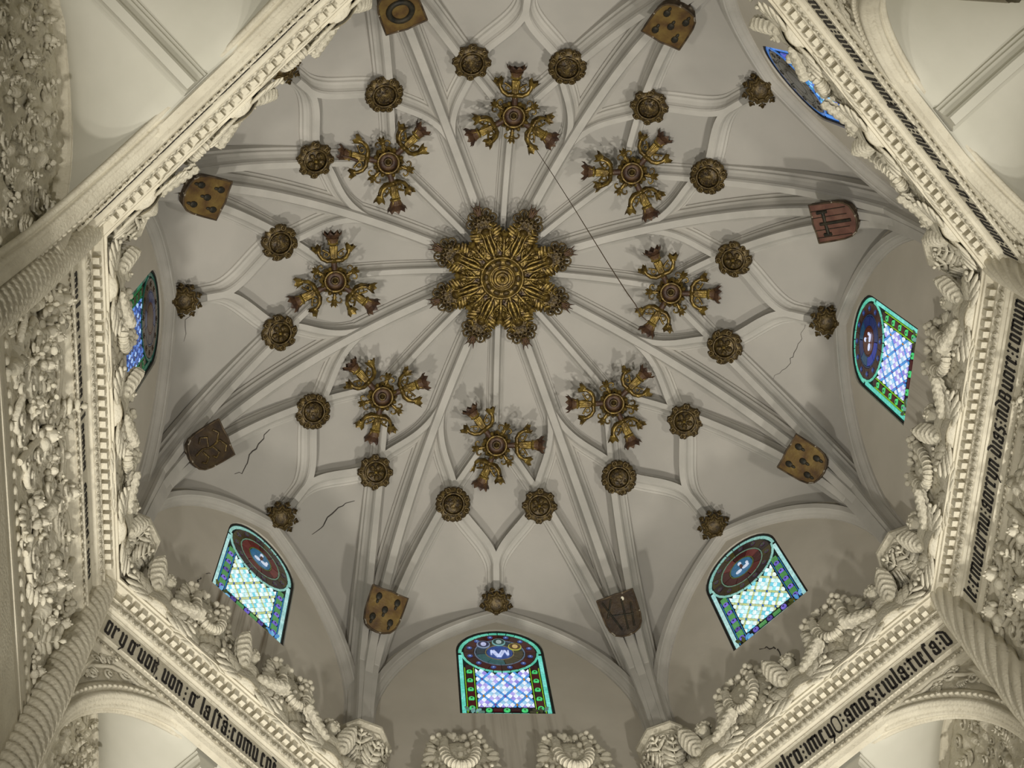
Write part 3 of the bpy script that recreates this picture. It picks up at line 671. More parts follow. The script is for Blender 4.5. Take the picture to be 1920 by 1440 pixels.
for nm in ('west', 'east'):
    a = dict((n, q) for n, q, _ in WALLS)[nm]; w_ = LOW[nm]
    relief_ground(w_, -1.55, 1.55, 9.0, 10.34, 3.99, 130, 60, .05, 3 if nm == 'west' else 9)
    relief(w_, -1.42, 1.42, 9.05, 10.24, 3.97, 120 if nm == 'west' else 90, 5 if nm == 'west' else 6)
    # slender ribs framing the carved panels
    for x in (-1.0, -.35, .35, 1.0):
        MB().tube([(x, 3.95, 9.0), (x, 3.945, 10.3)], .028, 8).build('colonnette', 'stucco', w_)
    for x in (-.68, 0, .68):
        MB().torus((x, 3.95, 9.95), .26, .025, RX(pi / 2), 18, 6, 0, pi).build('panel_arch', 'stucco', w_)
        MB().torus((x, 3.94, 9.95), .17, .018, RX(pi / 2), 18, 6, 0, pi).build('panel_arch', 'stucco', w_)
    # side panels inside the squinches
    for sg in (-1, 1):
        x0, x1 = sorted((sg * 1.85, sg * 3.7))
        off = lambda x, z: z > warch_z((abs(x) - 1.66) / sqrt(2)) - .22
        relief_ground(w_, x0, x1, 8.9, 10.75, 3.99, 70, 60, .05, sg * 4, off)
        relief(w_, x0 + .1, x1 - .1, 8.95, 10.65, 3.98, 90, 20 + sg, .5, .9, off)
# string course with beads at the foot of the carved band
for nm in ('west', 'east', 'south'):
    a = dict((n, q) for n, q, _ in WALLS)[nm]
    rows = []
    for y, z in [(4.02, 9.02), (3.965, 9.01), (3.965, 8.97), (3.975, 8.96), (3.975, 8.86), (3.96, 8.855), (3.96, 8.82), (3.975, 8.81), (3.975, 8.76), (3.95, 8.74), (3.95, 8.70), (3.965, 8.69), (3.965, 8.62), (3.95, 8.60), (3.95, 6.0), (4.02, 5.9)]:
        rows.append([Vector((x, y, z)) for x in (-4, -1.3, 1.3, 4)])
    sc_ = struct(MB().grid(rows, False, False, False).build('trim_string_' + nm, 'stucco', None, wm(a))); sc_['label'] = 'cream string course below the carved %s wall' % nm
    bd = MB().ell((0, 0, 0), (.042, .03, .04), None, 8, 6).mesh('bead'); bd.materials.append(MAT['stucco'])
    for k in range(44):
        inst(bd, 'bead', sc_, T(-2.6 + 5.2 * (k + .5) / 44, 3.972, 8.91))
# foliage in the squinch spandrels
for nm, sp in SQ.items():
    rnd = random.Random(len(nm))
    for sg in (-1, 1):
        for k in range(16):
            x = sg * rnd.uniform(.85, 1.45); z = rnd.uniform(9.9, 10.36)
            if hypot(x, z - AZ) < 1.62: continue
            kk = rnd.choice(['scroll', 'acanthus_leaf', 'rosette']); sc = rnd.uniform(.45, .7)
            inst(rnd.choice(ORN[kk]), kk, sp, T(x, 3.985, z) @ RY(rnd.uniform(0, 6)) @ Matrix.Diagonal((sc, sc, sc, 1)))
        q = [(.72, 10.40), (.9, 10.30), (1.05, 10.32), (1.2, 10.26), (1.38, 10.05), (1.42, 9.95)]
        MB().tube([(sg * x, 3.975, z) for x, z in q], .02, 6).build('ogee_moulding', 'stucco', sp)

# ------------------------------------------------------------------ twisted corner columns and their capitals
def twisted(hand, ns=5, rate=2.6, r0=.155):
    mb = MB(); rows = []; n = 80; m_ = 170
    for i in range(m_ + 1):
        z = 6.0 + (11.45 - 6.0) * i / m_; R = r0 + .03 * max(0, min(1, (10.9 - z) / 1.6))
        row = []
        for k in range(n):
            t = 2 * pi * k / n; f = abs(sin(ns * (t - hand * (z * rate)))); q = R * (.80 + .22 * f**.8)
            row.append(Vector((q * cos(t), q * sin(t), z)))
        rows.append(row)
    mb.grid(rows, False, True); me = mb.mesh('twisted_shaft'); me.materials.append(MAT['stucco']); return me
shafts = {1: twisted(1), -1: twisted(-1, 3, 9.0, .13)}
neck = MB().torus((0, 0, 11.48), .155, .04, None, 24, 8).mesh('neck_ring'); neck.materials.append(MAT['stucco'])
cb = MB().lathe([(.14, 11.45), (.16, 11.50), (.16, 11.56), (.18, 11.68), (.215, 11.82), (.26, 11.92), (.275, 11.96)], 20).mesh('bell'); cb.materials.append(MAT['carved'])
ab = MB().lathe([(.26, 11.94), (.30, 11.96), (.30, 11.99), (.315, 12.01), (.335, 12.04), (.335, 12.08), (.0, 12.10)], 8, RZ(pi / 8)); ab.sm = [False] * len(ab.sm); ab = ab.mesh('abacus'); ab.materials.append(MAT['stucco'])
cl = acanthus(MB(), .28, None, 5, .075, .08).mesh('acanthus_leaf'); cl.materials.append(MAT['carved'])
cv = spiral(MB(), 1.5, .065, .018).mesh('volute'); cv.materials.append(MAT['carved'])
CPOS = ['lower-right of the bottom window', 'below the right-hand window', 'above the right-hand window', 'at the top right edge', 'at the top left edge', 'above the left-hand window', 'below the left-hand window', 'lower-left of the bottom window']
for k in range(8):
    ang = 67.5 - 45 * k; root = empty('twisted_column', wm(ang) @ T(0, 4.36 if ang in (-67.5, -112.5) else 4.21, 0))
    tag(root, 'cream twisted stucco corner column with leafy capital, %s' % CPOS[k], 'column', 'twisted columns in the corners of the octagon')
    inst(shafts[1 if 0 < ((ang + 360) % 360) < 90 or ((ang + 360) % 360) > 270 else -1], 'twisted_shaft', root, Matrix()); inst(neck, 'neck_ring', root, Matrix())
    cap_ = inst(cb, 'capital_bell', root, Matrix()); inst(ab, 'abacus', root, Matrix())
    for j in range(8):
        t = pi * (j - 3.5) / 5.2
        inst(cl, 'acanthus_leaf', cap_, T(0, 0, 11.52 + (.10 if j % 2 else 0)) @ RZ(t) @ T(0, -.165, 0) @ RX(.28 if j % 2 else .18))
    for j in (-2, -1, 0, 1, 2):
        inst(cv, 'volute', cap_, RZ(j * .62) @ T(.0, -.26, 11.88))

# ------------------------------------------------------------------ cresting on the cornice: fruit baskets and winged angel busts
def make_basket():
    root = empty('fruit_basket')
    b = MB(); b.lathe([(.0, 0), (.13, .0), (.14, .05), (.09, .10), (.09, .15), (.15, .22), (.23, .34), (.27, .50), (.27, .66), (.22, .78), (.12, .86), (0, .88)], 28, Matrix.Diagonal((1, .42, 1, 1)), lambda t, z: 1 + (.06 * abs(sin(7 * t)) if .15 < z < .7 else 0)); b.build('basket_bowl', 'carved', root)
    h = MB(); pts = bez((-.14, -.10, .80), (-.20, -.17, .20), (.20, -.17, .20), (.14, -.10, .80), 18); h.tube(pts, .042, 8)
    for k in range(2, 17):
        p = Vector(pts[k]); q = (Vector(pts[k + 1]) - Vector(pts[k - 1])).normalized(); mm = q.to_track_quat('Z', 'Y').to_matrix().to_4x4(); h.torus(p, .042, .010, mm, 12, 5)
    h.build('ribbed_horn', 'carved', root)
    rnd = random.Random(2); c = MB()
    for k in range(46):
        t = -.9 + (pi + 1.8) * k / 45; rr = .30 + rnd.uniform(-.035, .03); mm = RY(-t + pi / 2 + rnd.uniform(-.4, .4))
        c.ell((rr * cos(t), -.02 + rnd.uniform(-.05, .02), .60 + .37 * sin(t) + rnd.uniform(-.03, .03)), (rnd.uniform(.022, .034), .035, rnd.uniform(.045, .07)), mm, 7, 5)
    for k in range(30):
        c.ell((rnd.uniform(-.24, .24), -.10 + rnd.uniform(-.03, .04), rnd.uniform(.52, .94)), (.030, .034, .030), None, 7, 5)
    c.build('fruit_and_leaves', 'carved', root)
    for sg in (-1, 1):
        s = MB(); acanthus(s, .36, T(sg * .06, -.07, .08) @ RY(sg * .62), 6, .11, .05); s.build('acanthus_leaf', 'carved', root)
        s = MB(); acanthus(s, .28, T(sg * .04, -.10, .02) @ RY(sg * 1.15), 5, .10, .04); s.build('acanthus_leaf', 'carved', root)
        s = MB(); spiral(s, 1.3, .06, .018, T(sg * .20, -.10, .16), .03, 22, sg); s.build('scroll', 'carved', root)
    return root
def wing(mb, L, wd, m):
    rows = []
    for i in range(37):
        u = i / 36; row = []
        for j in range(9):
            v = -1 + 2 * j / 8; hw = wd * sqrt(max(0, 1 - (2 * u - 1)**2))**.8
            row.append(m @ Vector((v * hw, -.03 - .035 * (1 - v * v) - .022 * abs(sin(u * 19 + abs(v) * 2.5)) * (1 - .5 * v * v), L * u)))
        rows.append(row)
    mb.grid(rows); mb.grid([[p + m.to_3x3() @ Vector((0, .03, 0)) for p in r] for r in rows])
def make_angel():
    root = empty('angel_bust')
    b = MB(); b.lathe([(0, 0), (.12, 0), (.13, .06), (.10, .14), (.12, .24), (.13, .30), (.09, .36), (.045, .39), (.04, .44), (.0, .45)], 18, T(0, -.04, 0) @ Matrix.Diagonal((1, .75, 1, 1)))
    b.ell((0, -.07, .50), (.068, .075, .088), None, 12, 9); b.ell((0, -.147, .49), (.012, .016, .022), None, 6, 5); b.ell((0, -.137, .455), (.022, .010, .008), None, 6, 4)
    for sg in (-1, 1): b.ell((sg * .026, -.132, .515), (.014, .010, .008), None, 6, 4); b.ell((sg * .04, -.118, .475), (.022, .02, .02), None, 6, 5); b.ell((sg * .09, -.07, .22), (.05, .05, .13), RY(sg * .35), 8, 6)
    b.build('bust', 'carved', root)
    h = MB(); rnd = random.Random(4)
    for k in range(30):
        t = rnd.uniform(0, 2 * pi); q = rnd.uniform(.15, 1.35); h.ell((.078 * cos(t) * sin(q), -.06 + .085 * sin(t) * sin(q) * .9 + .02, .52 + .095 * cos(q)), (.026, .026, .026), None, 6, 4)
    h.build('curly_hair', 'carved', root)
    for sg, an, L in ((-1, -.22, .40), (1, 1.12, .34)):
        m = MB(); wing(m, L, .085, T(sg * .08, -.07, .20) @ RY(an) @ RX(.16)); m.build('wing', 'carved', root)
    d = MB(); d.lathe([(.02, .26), (.10, .22), (.15, .12), (.17, .0)], 22, T(0, -.05, 0) @ Matrix.Diagonal((1, .6, 1, 1)), lambda t, z: 1 + .10 * abs(sin(5 * t))); acanthus(d, .24, T(.10, -.10, .03) @ RY(1.25), 4, .10, .03); acanthus(d, .24, T(-.10, -.10, .03) @ RY(-1.25), 4, .10, .03)
    d.build('drapery', 'carved', root)
    return root
B0, A0 = make_basket(), make_angel(); used = {'b': False, 'a': False}
def place(proto, key, mtx, label, cat, group):
    if used[key]: o = copy_tree(proto, mtx)
    else: o = proto; o.matrix_local = mtx; used[key] = True
    tag(o, label, cat, group); return o
SIDE = {'south': ('left', 'right'), 'southeast': ('lower', 'upper'), 'east': ('lower', 'upper'), 'northeast': ('lower', 'upper'), 'northwest': ('upper', 'lower'), 'west': ('upper', 'lower'), 'southwest': ('upper', 'lower')}
for nm, a, pos in WALLS:
    if nm == 'north': continue
    plc = 'the upper-left cornice' if nm == 'northwest' else 'the cornice by the %s window' % pos
    for sg, sd in ((-1, SIDE[nm][0]), (1, SIDE[nm][1])):
        place(B0, 'b', wm(a) @ T(sg * .58, 3.88, 11.115) @ Matrix.Diagonal((1.14, 1, 1.12, 1)), 'carved stucco fruit basket, the %s of two on %s' % (sd, plc), 'ornament', 'fruit baskets on the cornice')
    if nm != 'south':
        for x, sd in ((-1.11, SIDE[nm][0]), (0, 'middle'), (1.11, SIDE[nm][1])):
            sd = {'upper': 'topmost', 'lower': 'lowest'}.get(sd, sd)
            fl_ = -1 if x > 0 else 1
            place(A0, 'a', wm(a) @ T(x, 3.84, 11.115) @ Matrix.Diagonal((fl_ * 1.15, 1.15, 1.15, 1)), 'winged stucco angel bust, %s of three on %s' % (sd, plc), 'sculpture', 'angel busts on the cornice')

# ------------------------------------------------------------------ gilded bosses
def jag_cup(mb, m, r0, r1, h, n=9, tooth=.03):
    """flared cup opening along local +z with a jagged rim"""
    rows = []
    for r, z in ((r0, 0), (r0 * 1.05, h * .25), ((r0 + r1) / 2, h * .6), (r1, h)):
        rows.append([m @ Vector((r * cos(2 * pi * k / (2 * n)), r * sin(2 * pi * k / (2 * n)), z)) for k in range(2 * n)])
    rows.append([m @ Vector(((r1 + (.01 if k % 2 else -.004)) * cos(2 * pi * k / (2 * n)), (r1 + (.01 if k % 2 else -.004)) * sin(2 * pi * k / (2 * n)), h + (tooth if k % 2 else -.006))) for k in range(2 * n)])
    mb.grid(rows, False, True, False)
    c = m @ Vector((0, 0, h * .35)); k = len(rows[2]); mb.add([c] + rows[2], [(0, i + 1, (i + 1) % k + 1) for i in range(k)], False)
def jag_fan(mb, m, w0, w1, L, n=7, th=.03):
    """flattened fan-shaped crown along +x, teeth at its end"""
    po = [(0, -w0), (L * .25, -w0 * 1.15), (L * .7, -w1)]
    for k in range(n):
        u = -1 + 2 * k / (n - 1); po.append((L * (.92 + .14 * (1 - u * u)) + th, u * w1 * 1.08))
        if k < n - 1: v = -1 + 2 * (k + .5) / (n - 1); po.append((L * (.80 + .14 * (1 - v * v)), v * w1 * 1.02))
    po += [(L * .7, w1), (L * .25, w0 * 1.15), (0, w0)]
    mb.prism(po, -.022, .022, m)
XA = Matrix(((0, 0, 1, 0), (0, 1, 0, 0), (-1, 0, 0, 0), (0, 0, 0, 1)))   # local z -> +x
arm_gilt = MB(); g = arm_gilt
g.ell((.235, 0, 0), (.035, .05, .045)); g.tube([(.20, 0, 0), (.27, 0, 0)], .03, 7)
for sg in (-1, 1):
    for dz, rr in ((-.022, .026), (.022, .021)):
        g.tube([(.24, sg * .02, dz), (.235, sg * .075, dz * 1.3), (.265, sg * .125, dz), (.315, sg * .155, dz), (.355, sg * .160, dz)], lambda u: rr * (1 - .25 * u), 6)
    g.tube([(.30, sg * .03, 0), (.34, sg * .075, 0), (.36, sg * .115, 0)], .013, 5)
    g.torus((.305, sg * .075, 0), .026, .009, None, 12, 5)
    jag_cup(g, T(.33, sg * .158, 0) @ RZ(sg * .35) @ XA, .034, .060, .062, 6, .026)
for k in range(7):
    t = -.8 + 1.6 * k / 6; g.tube([(.265, .028 * sin(t * 1.7), -.028 * cos(t)), (.40, .036 * sin(t * 1.9), -.036 * cos(t))], .010, 5)
g.ell((.34, 0, 0), (.085, .05, .042), None, 10, 6); g.ell((.425, 0, 0), (.026, .062, .052), None, 10, 6)
for k in range(5): g.tube([(.43, -.036 + .018 * k, -.022), (.475, -.048 + .024 * k, -.026)], .009, 5)
g.torus((.475, 0, 0), .046, .010, XA, 16, 5)
arm_me = g.mesh('arm'); arm_me.materials.append(MAT['gilt'])
c_ = MB(); jag_cup(c_, T(.462, 0, 0) @ XA, .048, .098, .068, 9, .036); jag_cup(c_, T(.43, 0, 0) @ XA, .048, .066, .05, 8, .014); crown_me = c_.mesh('crown'); crown_me.materials.append(MAT['bole'])
n_ = MB(); n_.tube([(.10, 0, .02), (.16, 0, .01), (.215, 0, 0)], .032, 8); neck_me = n_.mesh('neck'); neck_me.materials.append(MAT['bole'])
h_ = MB(); h_.lathe([(.05, .42), (.07, .30), (.10, .20), (.165, .10), (.185, .05), (.165, .02), (.145, .0)], 32, None, lambda t, z: 1 + (.10 * cos(8 * t) if z < .15 else 0))
for k in range(8):
    t = 2 * pi * (k + .5) / 8; h_.ell((.165 * cos(t), .165 * sin(t), .01), (.034, .03, .03), RZ(t), 7, 5)
hub_me = h_.mesh('hub'); hub_me.materials.append(MAT['gilt'])
rm = MB(); rm.torus((0, 0, -.01), .128, .018, None, 32, 8); rim_me = rm.mesh('rim'); rim_me.materials.append(MAT['gilt'])
bw = MB().lathe([(.12, -.01), (.115, .03), (.085, .06), (.05, .055), (.045, .045)], 28).mesh('bowl'); bw.materials.append(MAT['bole'])
kn = MB(); kn.torus((0, 0, .035), .042, .011, None, 20, 6); kn.lathe([(.04, .05), (.034, .02), (.016, .015), (.018, -.005), (.0, -.015)], 16); knob_me = kn.mesh('knob'); knob_me.materials.append(MAT['gilt_dark'])
sc = MB()
for sg in (-1, 1):
    pts = []
    for i in range(19):
        u = i / 18; t = -2.4 + u * 5.4; rr = .058 * (1 - .7 * u); pts.append((.235 + rr * cos(t) * .9, sg * (.062 + rr * sin(t)), .005))
    sc.tube(pts, lambda u: .014 * (1 - .3 * u), 6)
sc.tube([(.16, 0, .01), (.22, 0, .0), (.27, 0, 0)], .022, 6); sc.ell((.255, 0, 0), (.03, .04, .03))
jag_cup(sc, T(.25, 0, 0) @ XA, .024, .045, .055, 6, .026); scroll_me = sc.mesh('bud_scroll'); scroll_me.materials.append(MAT['gilt'])
TRI = {'south': (-2, -128, 108), 'southeast': (-47, 176, 62), 'east': (-118, -2, 116), 'northeast': (-52, 178, 62), 'north': (-90, 152, 32), 'northwest': (-45, 188, 78), 'west': (-94, 150, 35), 'southwest': (-135, -18, 100)}
for nm, a, pos in WALLS:
    p = W(a, 2.13, 0, 16.43); t = radians(a)
    tilt = Matrix.Rotation(.16, 4, Vector((-sin(t), cos(t), 0)))     # faces slightly towards the middle of the vault
    root = tag(empty('three_armed_boss', T(*p) @ tilt), 'three-armed gilded hanging boss with crowned arms, nearest the %s window' % pos if nm not in ('north', 'northwest') else 'three-armed gilded hanging boss with crowned arms, %s' % ('cord hanging from it, above the central boss' if nm == 'north' else 'dark stick poking out at its left'), 'boss', 'three-armed gilded bosses around the central boss')
    inst(hub_me, 'hub', root, Matrix()); rm_ = inst(rim_me, 'rim', root, Matrix()); inst(bw, 'bowl', root, Matrix()); inst(knob_me, 'knob', root, Matrix())
    an = sorted(x % 360 for x in TRI[nm])
    for q, ar in enumerate(an):
        rr = random.Random(int(ar) + q); m = RZ(radians(ar)) @ RY(-.12 + rr.uniform(-.1, .1)) @ RX(rr.uniform(-.5, .5)) @ Matrix.Diagonal((1.12, 1.2, 1.2, 1))
        ao = inst(arm_me, 'arm', root, m); inst(neck_me, 'neck', ao, Matrix()); inst(crown_me, 'crown', ao, Matrix())
        nx = an[(q + 1) % 3] + (360 if q == 2 else 0)
        inst(scroll_me, 'bud_scroll', root, RZ(radians((ar + nx) / 2)) @ RX(rr.uniform(-.4, .4)))
    if nm == 'northwest':
        MB().tube([(-.38, -.02, .0), (-.48, -.06, -.02), (-.60, -.09, -.02)], lambda u: .022 * (1 - .85 * u), 6).build('broken_stick', 'bole', root)

# ---- the great central boss
root = tag(empty('central_boss', T(0, 0, 16.93)), 'large gilded central boss with eight openwork leaf arms around a turned disc', 'boss')
MB().lathe([(.18, .62), (.24, .40), (.34, .25), (.40, .16), (.38, .12), (.28, .09)], 48, None, lambda t, z: 1 + (.10 * cos(8 * t + pi) if z < .3 else 0)).build('core', 'gilt_dark', root)
dsk = MB().lathe([(.30, .10), (.30, .03), (.285, .0), (.27, -.01), (.255, .005), (.245, .02), (.18, .025), (.165, .0), (.15, -.005), (.14, .01), (.125, .015), (.115, -.02), (.10, -.03), (.092, -.015), (.085, -.04), (.055, -.06), (.05, -.04), (.036, -.045), (.034, -.09), (.015, -.11), (0, -.11)], 40).build('disc', 'gilt', root)
pm = MB().ell((.21, 0, .015), (.034, .05, .022), None, 8, 5).mesh('petal'); pm.materials.append(MAT['gilt_dark'])
for k in range(10): inst(pm, 'petal', dsk, RZ(2 * pi * k / 10))
LM = Matrix(((0, 0, 1, 0), (1, 0, 0, 0), (0, 1, 0, 0), (0, 0, 0, 1)))     # leaf frame: grows along +x, faces down
def big_leaf():
    mb = MB()
    acanthus(mb, .40, T(.26, 0, .06) @ LM, 6, .12, -.02)
    for sg in (-1, 1):
        acanthus(mb, .15, T(.34, sg * .04, .08) @ RZ(sg * .6) @ LM, 3, .08, .04); acanthus(mb, .22, T(.52, sg * .04, .06) @ RZ(sg * .42) @ LM, 5, .075, .04)
        mb.tube(bez((.32, sg * .02, .02), (.44, sg * .10, .0), (.52, sg * .02, .0), (.64, sg * .06, .03), 8), .018, 6)
    mb.tube([(.28, 0, .02), (.45, 0, -.01), (.62, 0, .02), (.70, 0, .04)], lambda u: .030 * (1 - .5 * u), 7)
    mb.ell((.64, 0, .02), (.05, .06, .04), None, 8, 5)
    return mb.mesh('leaf')
bl = big_leaf(); bl.materials.append(MAT['gilt'])
def lattice():
    mb = MB()
    for k in range(5):
        an = -.70 + 1.4 * k / 4; L = .29 * (1 - .38 * abs(an)); c0 = Vector((.64, 0, .05))
        pts = [c0 + Vector((L * u * cos(an * (1 + .15 * u)), L * u * sin(an * (1 + .15 * u)), .03 * u)) for u in (0, .25, .5, .75, 1)]
        mb.tube(pts, lambda u: .018 * (1 - .3 * u), 6)
        e = pts[-1]; mb.torus(e, .048, .014, None, 14, 5); mb.ell(e, (.022, .022, .022), None, 6, 4)
        q = pts[2]; mb.torus(q + Vector((.0, .035 * (1 if an >= 0 else -1), .01)), .036, .012, None, 12, 5)
        acanthus(mb, .15, T(c0.x + .06 * cos(an), .06 * sin(an), .04) @ RZ(an * 1.1) @ LM, 3, .055, .02)
    for k in range(6):
        an = -.62 + 1.24 * k / 5
        mb.tube([(.64 + .20 * cos(an), .20 * sin(an), .06), (.64 + .31 * cos(an), .31 * sin(an), .07)], lambda u: .020 * (1 - .9 * u), 5)
        mb.ell((.64 + .17 * cos(an), .17 * sin(an), .05), (.05, .024, .024), RZ(an), 7, 4)
    return mb.mesh('openwork_fan')
lt = lattice(); lt.materials.append(MAT['gilt_dark'])
tip = MB()
for an in (-.45, 0, .45): tip.tube([(.86, .02 * an, .06), (.93 + .02 * cos(an), .07 * sin(an), .06), (.97 + .07 * cos(an), .15 * sin(an), .07)], lambda u: .024 * (1 - .9 * u), 6)
tip_me = tip.mesh('spiked_tip'); tip_me.materials.append(MAT['bole'])
for k in range(8):
    m = RZ(radians(22.5 + 45 * k)); ao = inst(bl, 'leaf_arm', root, m); inst(lt, 'openwork_fan', ao, Matrix()); inst(tip_me, 'spiked_tip', ao, Matrix())
bud = MB(); bud.tube([(.28, 0, .04), (.42, 0, .0), (.52, 0, .03)], .025, 7); bud.ell((.54, 0, .03), (.05, .04, .035)); jag_cup(bud, T(.52, 0, .03) @ XA, .03, .062, .085, 7, .03)
for sg in (-1, 1):
    bud.tube(bez((.36, sg * .02, .0), (.42, sg * .10, .0), (.50, sg * .10, .02), (.47, sg * .05, .02), 8), .015, 5); bud.tube([(.44, sg * .02, .01), (.50, sg * .07, .03), (.58, sg * .10, .05)], .014, 5)
bud_me = bud.mesh('bud'); bud_me.materials.append(MAT['gilt'])
for k in range(8): inst(bud_me, 'bud', root, RZ(radians(45 * k)))

# ---- sixteen rosette bosses at the rib crossings
def rosette_meshes():
    b = MB(); b.lathe([(.06, .26), (.09, .14), (.16, .10), (.21, .06), (.215, .03), (.19, .0), (.15, -.01)], 48, None, lambda t, z: 1 + (.07 * cos(8 * t) if z < .12 else 0)).ell((0, 0, .03), (.15, .15, .03), None, 20, 4)
    me = b.mesh('boss_body'); me.materials.append(MAT['gilt_dark'])
    r = MB(); r.torus((0, 0, -.012), .138, .014, None, 32, 6); rg = r.mesh('ring'); rg.materials.append(MAT['gilt_dark'])
    p = MB(); p.torus((.188, 0, .0), .028, .012, None, 12, 5); p.ell((.19, 0, .0), (.018, .018, .02), None, 6, 4); p.ell((.215, .02, .03), (.02, .026, .02), None, 6, 4); p.ell((.215, -.02, .03), (.02, .026, .02), None, 6, 4)
    pe = p.mesh('scroll_lobe'); pe.materials.append(MAT['gilt_dark'])
    f = MB(); f.ell((.068, 0, -.012), (.044, .036, .03), None, 8, 5); f.ell((.08, .016, -.03), (.022, .014, .014), RZ(.4), 6, 4); f.ell((.08, -.016, -.03), (.022, .014, .014), RZ(-.4), 6, 4)
    fe = f.mesh('petal'); fe.materials.append(MAT['gilt_dark'])
    c = MB(); c.ell((0, 0, -.02), (.026, .026, .026), None, 8, 6); ce = c.mesh('centre_bud'); ce.materials.append(MAT['gilt'])
    d = MB(); d.ell((0, 0, .0), (.125, .125, .03), None, 20, 6); rnd = random.Random(5)
    for k in range(26):
        t = rnd.uniform(0, 6.28); q = .10 * sqrt(rnd.random()); d.ell((q * cos(t), q * sin(t), -.022), (.022, .014, .016), RZ(rnd.uniform(0, 3)), 6, 4)
    d.torus((0, 0, -.02), .06, .012, None, 16, 5, .3, 5); de = d.mesh('carved_disc'); de.materials.append(MAT['gilt_dark'])
    return me, rg, pe, fe, ce, de
rb = rosette_meshes()
ROSE = {('south', -1), ('southwest', -1), ('west', -1), ('northwest', -1), ('southeast', -1), ('east', -1), ('east', 1)}
for nm, a, pos in WALLS:
    for sg in (-1, 1):
        z = 15.94; p = W(a, SB[0], sg * SB[1], z); t = atan2(p.y, p.x)
        root = empty('rosette_boss', T(*p) @ Matrix.Rotation(.42, 4, Vector((-sin(t), cos(t), 0))))
        op = (nm, sg) in ROSE
        side = {'south': 'left right', 'southeast': 'lower-left upper-right', 'east': 'lower upper', 'northeast': 'right left', 'north': 'right left', 'northwest': 'upper lower', 'west': 'upper lower', 'southwest': 'upper lower'}[nm].split()[0 if sg > 0 else 1]
        where = 'top edge' if nm == 'north' else 'upper-left arch' if nm == 'northwest' else '%s window' % pos
        tag(root, 'dark gilt %s boss, the %s of the pair nearest the %s' % ('open rose' if op else 'carved disc', side, where), 'boss', 'rosette bosses at the rib crossings')
        inst(rb[0], 'boss_body', root, Matrix()); inst(rb[1], 'ring', root, Matrix())
        for k in range(8): inst(rb[2], 'scroll_lobe', root, RZ(2 * pi * k / 8 + .2 * (sg + len(nm))))
        if op:
            for k in range(5): inst(rb[3], 'petal', root, RZ(2 * pi * k / 5 + len(nm)))
            inst(rb[4], 'centre_bud', root, Matrix())
        else: inst(rb[5], 'carved_disc', root, RZ(len(nm) * sg))

# ---- leafy bosses at the crowns of the wall arches
wb = MB().lathe([(.0, -.155), (.03, -.15), (.085, -.14), (.10, -.11), (.09, -.08), (.105, -.05), (.10, -.03), (.085, -.01), (.09, .04), (.10, .06), (.12, .10), (.15, .14), (.10, .17), (.0, .18)], 24).mesh('boss_body'); wb.materials.append(MAT['gilt_dark'])
fl_ = MB()
for k in range(16): t = 2 * pi * k / 16; fl_.tube([(.095 * cos(t), .095 * sin(t), -.01), (.105 * cos(t), .105 * sin(t), .05)], .013, 5)
fl_ = fl_.mesh('fluted_band'); fl_.materials.append(MAT['gilt_dark'])
wl = MB(); acanthus(wl, .15, RX(.55), 3, .05, .05); wl.ell((0, -.12, .12), (.035, .03, .03), None, 7, 5); wl = wl.mesh('leaf'); wl.materials.append(MAT['gilt_dark'])
for nm, a, pos in WALLS:
    if nm == 'north': continue
    root = tag(empty('crown_boss', wm(a) @ T(0, 3.83, 15.32) @ RX(-.25) @ Matrix.Scale(1.42, 4)), 'small leafy crown-shaped gilt boss at the arch crown over the %s window' % pos if nm != 'northwest' else 'leafy crown-shaped gilt boss half hidden behind the upper-left arch', 'boss', 'crown bosses over the windows')
    bo = inst(wb, 'boss_body', root, Matrix()); inst(fl_, 'fluted_band', root, Matrix())
    for k in range(9): inst(wl, 'leaf', root, RZ(2 * pi * k / 9) @ T(0, -.085, .05))
    for k in range(9): inst(wl, 'leaf', root, RZ(2 * pi * (k + .5) / 9) @ T(0, -.06, -.15) @ Matrix.Diagonal((.6, .6, .55, 1)))

# ------------------------------------------------------------------ heraldic shields on the rib springings
OUT = [(-.225, .25), (-.10, .238), (0, .246), (.10, .238), (.225, .25), (.222, .08), (.215, -.06), (.195, -.15), (.15, -.215), (.08, -.25), (0, -.262), (-.08, -.25), (-.15, -.215), (-.195, -.15), (-.215, -.06), (-.222, .08)]
def bulge(x, y): return .03 * (1 - (x / .225)**2)
def shield_meshes():
    n = len(OUT); mb = MB()
    fr_ = [Vector((x, y, bulge(x, y))) for x, y in OUT]; inr = [Vector((x * .5, y * .5, bulge(x * .5, y * .5))) for x, y in OUT]; c = Vector((0, 0, .03))
    mb.grid([fr_, inr], False, True); mb.add(inr + [c], [(i, (i + 1) % n, n) for i in range(n)])
    me = mb.mesh('field')
    bd = MB(); bd.tube(fr_ + [fr_[0]], .011, 6, False); bd.grid([fr_, [Vector((p.x * .97, p.y * .97, -.075)) for p in fr_]], False, True, False); bd.prism([(x * .97, y * .97) for x, y in OUT], -.085, -.075)
    be = bd.mesh('edge'); be.materials.append(MAT['shield_edge'])
    bk = MB().box((0, .0, -.18), (.09, .14, .12)).mesh('mount'); bk.materials.append(MAT['rib'])
    return me, be, bk
sf, se, sk = shield_meshes(); sf.materials.append(None)
lfm = MB(); lfm.ell((0, .01, .0), (.038, .048, .014), None, 10, 5); lfm.ell((0, -.045, .0), (.018, .034, .012), None, 8, 4); lfm = lfm.mesh('leaf_charge'); lfm.materials.append(MAT['charge'])
def bars(segs, r, name): 
    mb = MB()
    for s in segs: mb.tube([(x, y, bulge(x, y) + .006) for x, y in s], r, 5)
    me = mb.mesh(name); return me
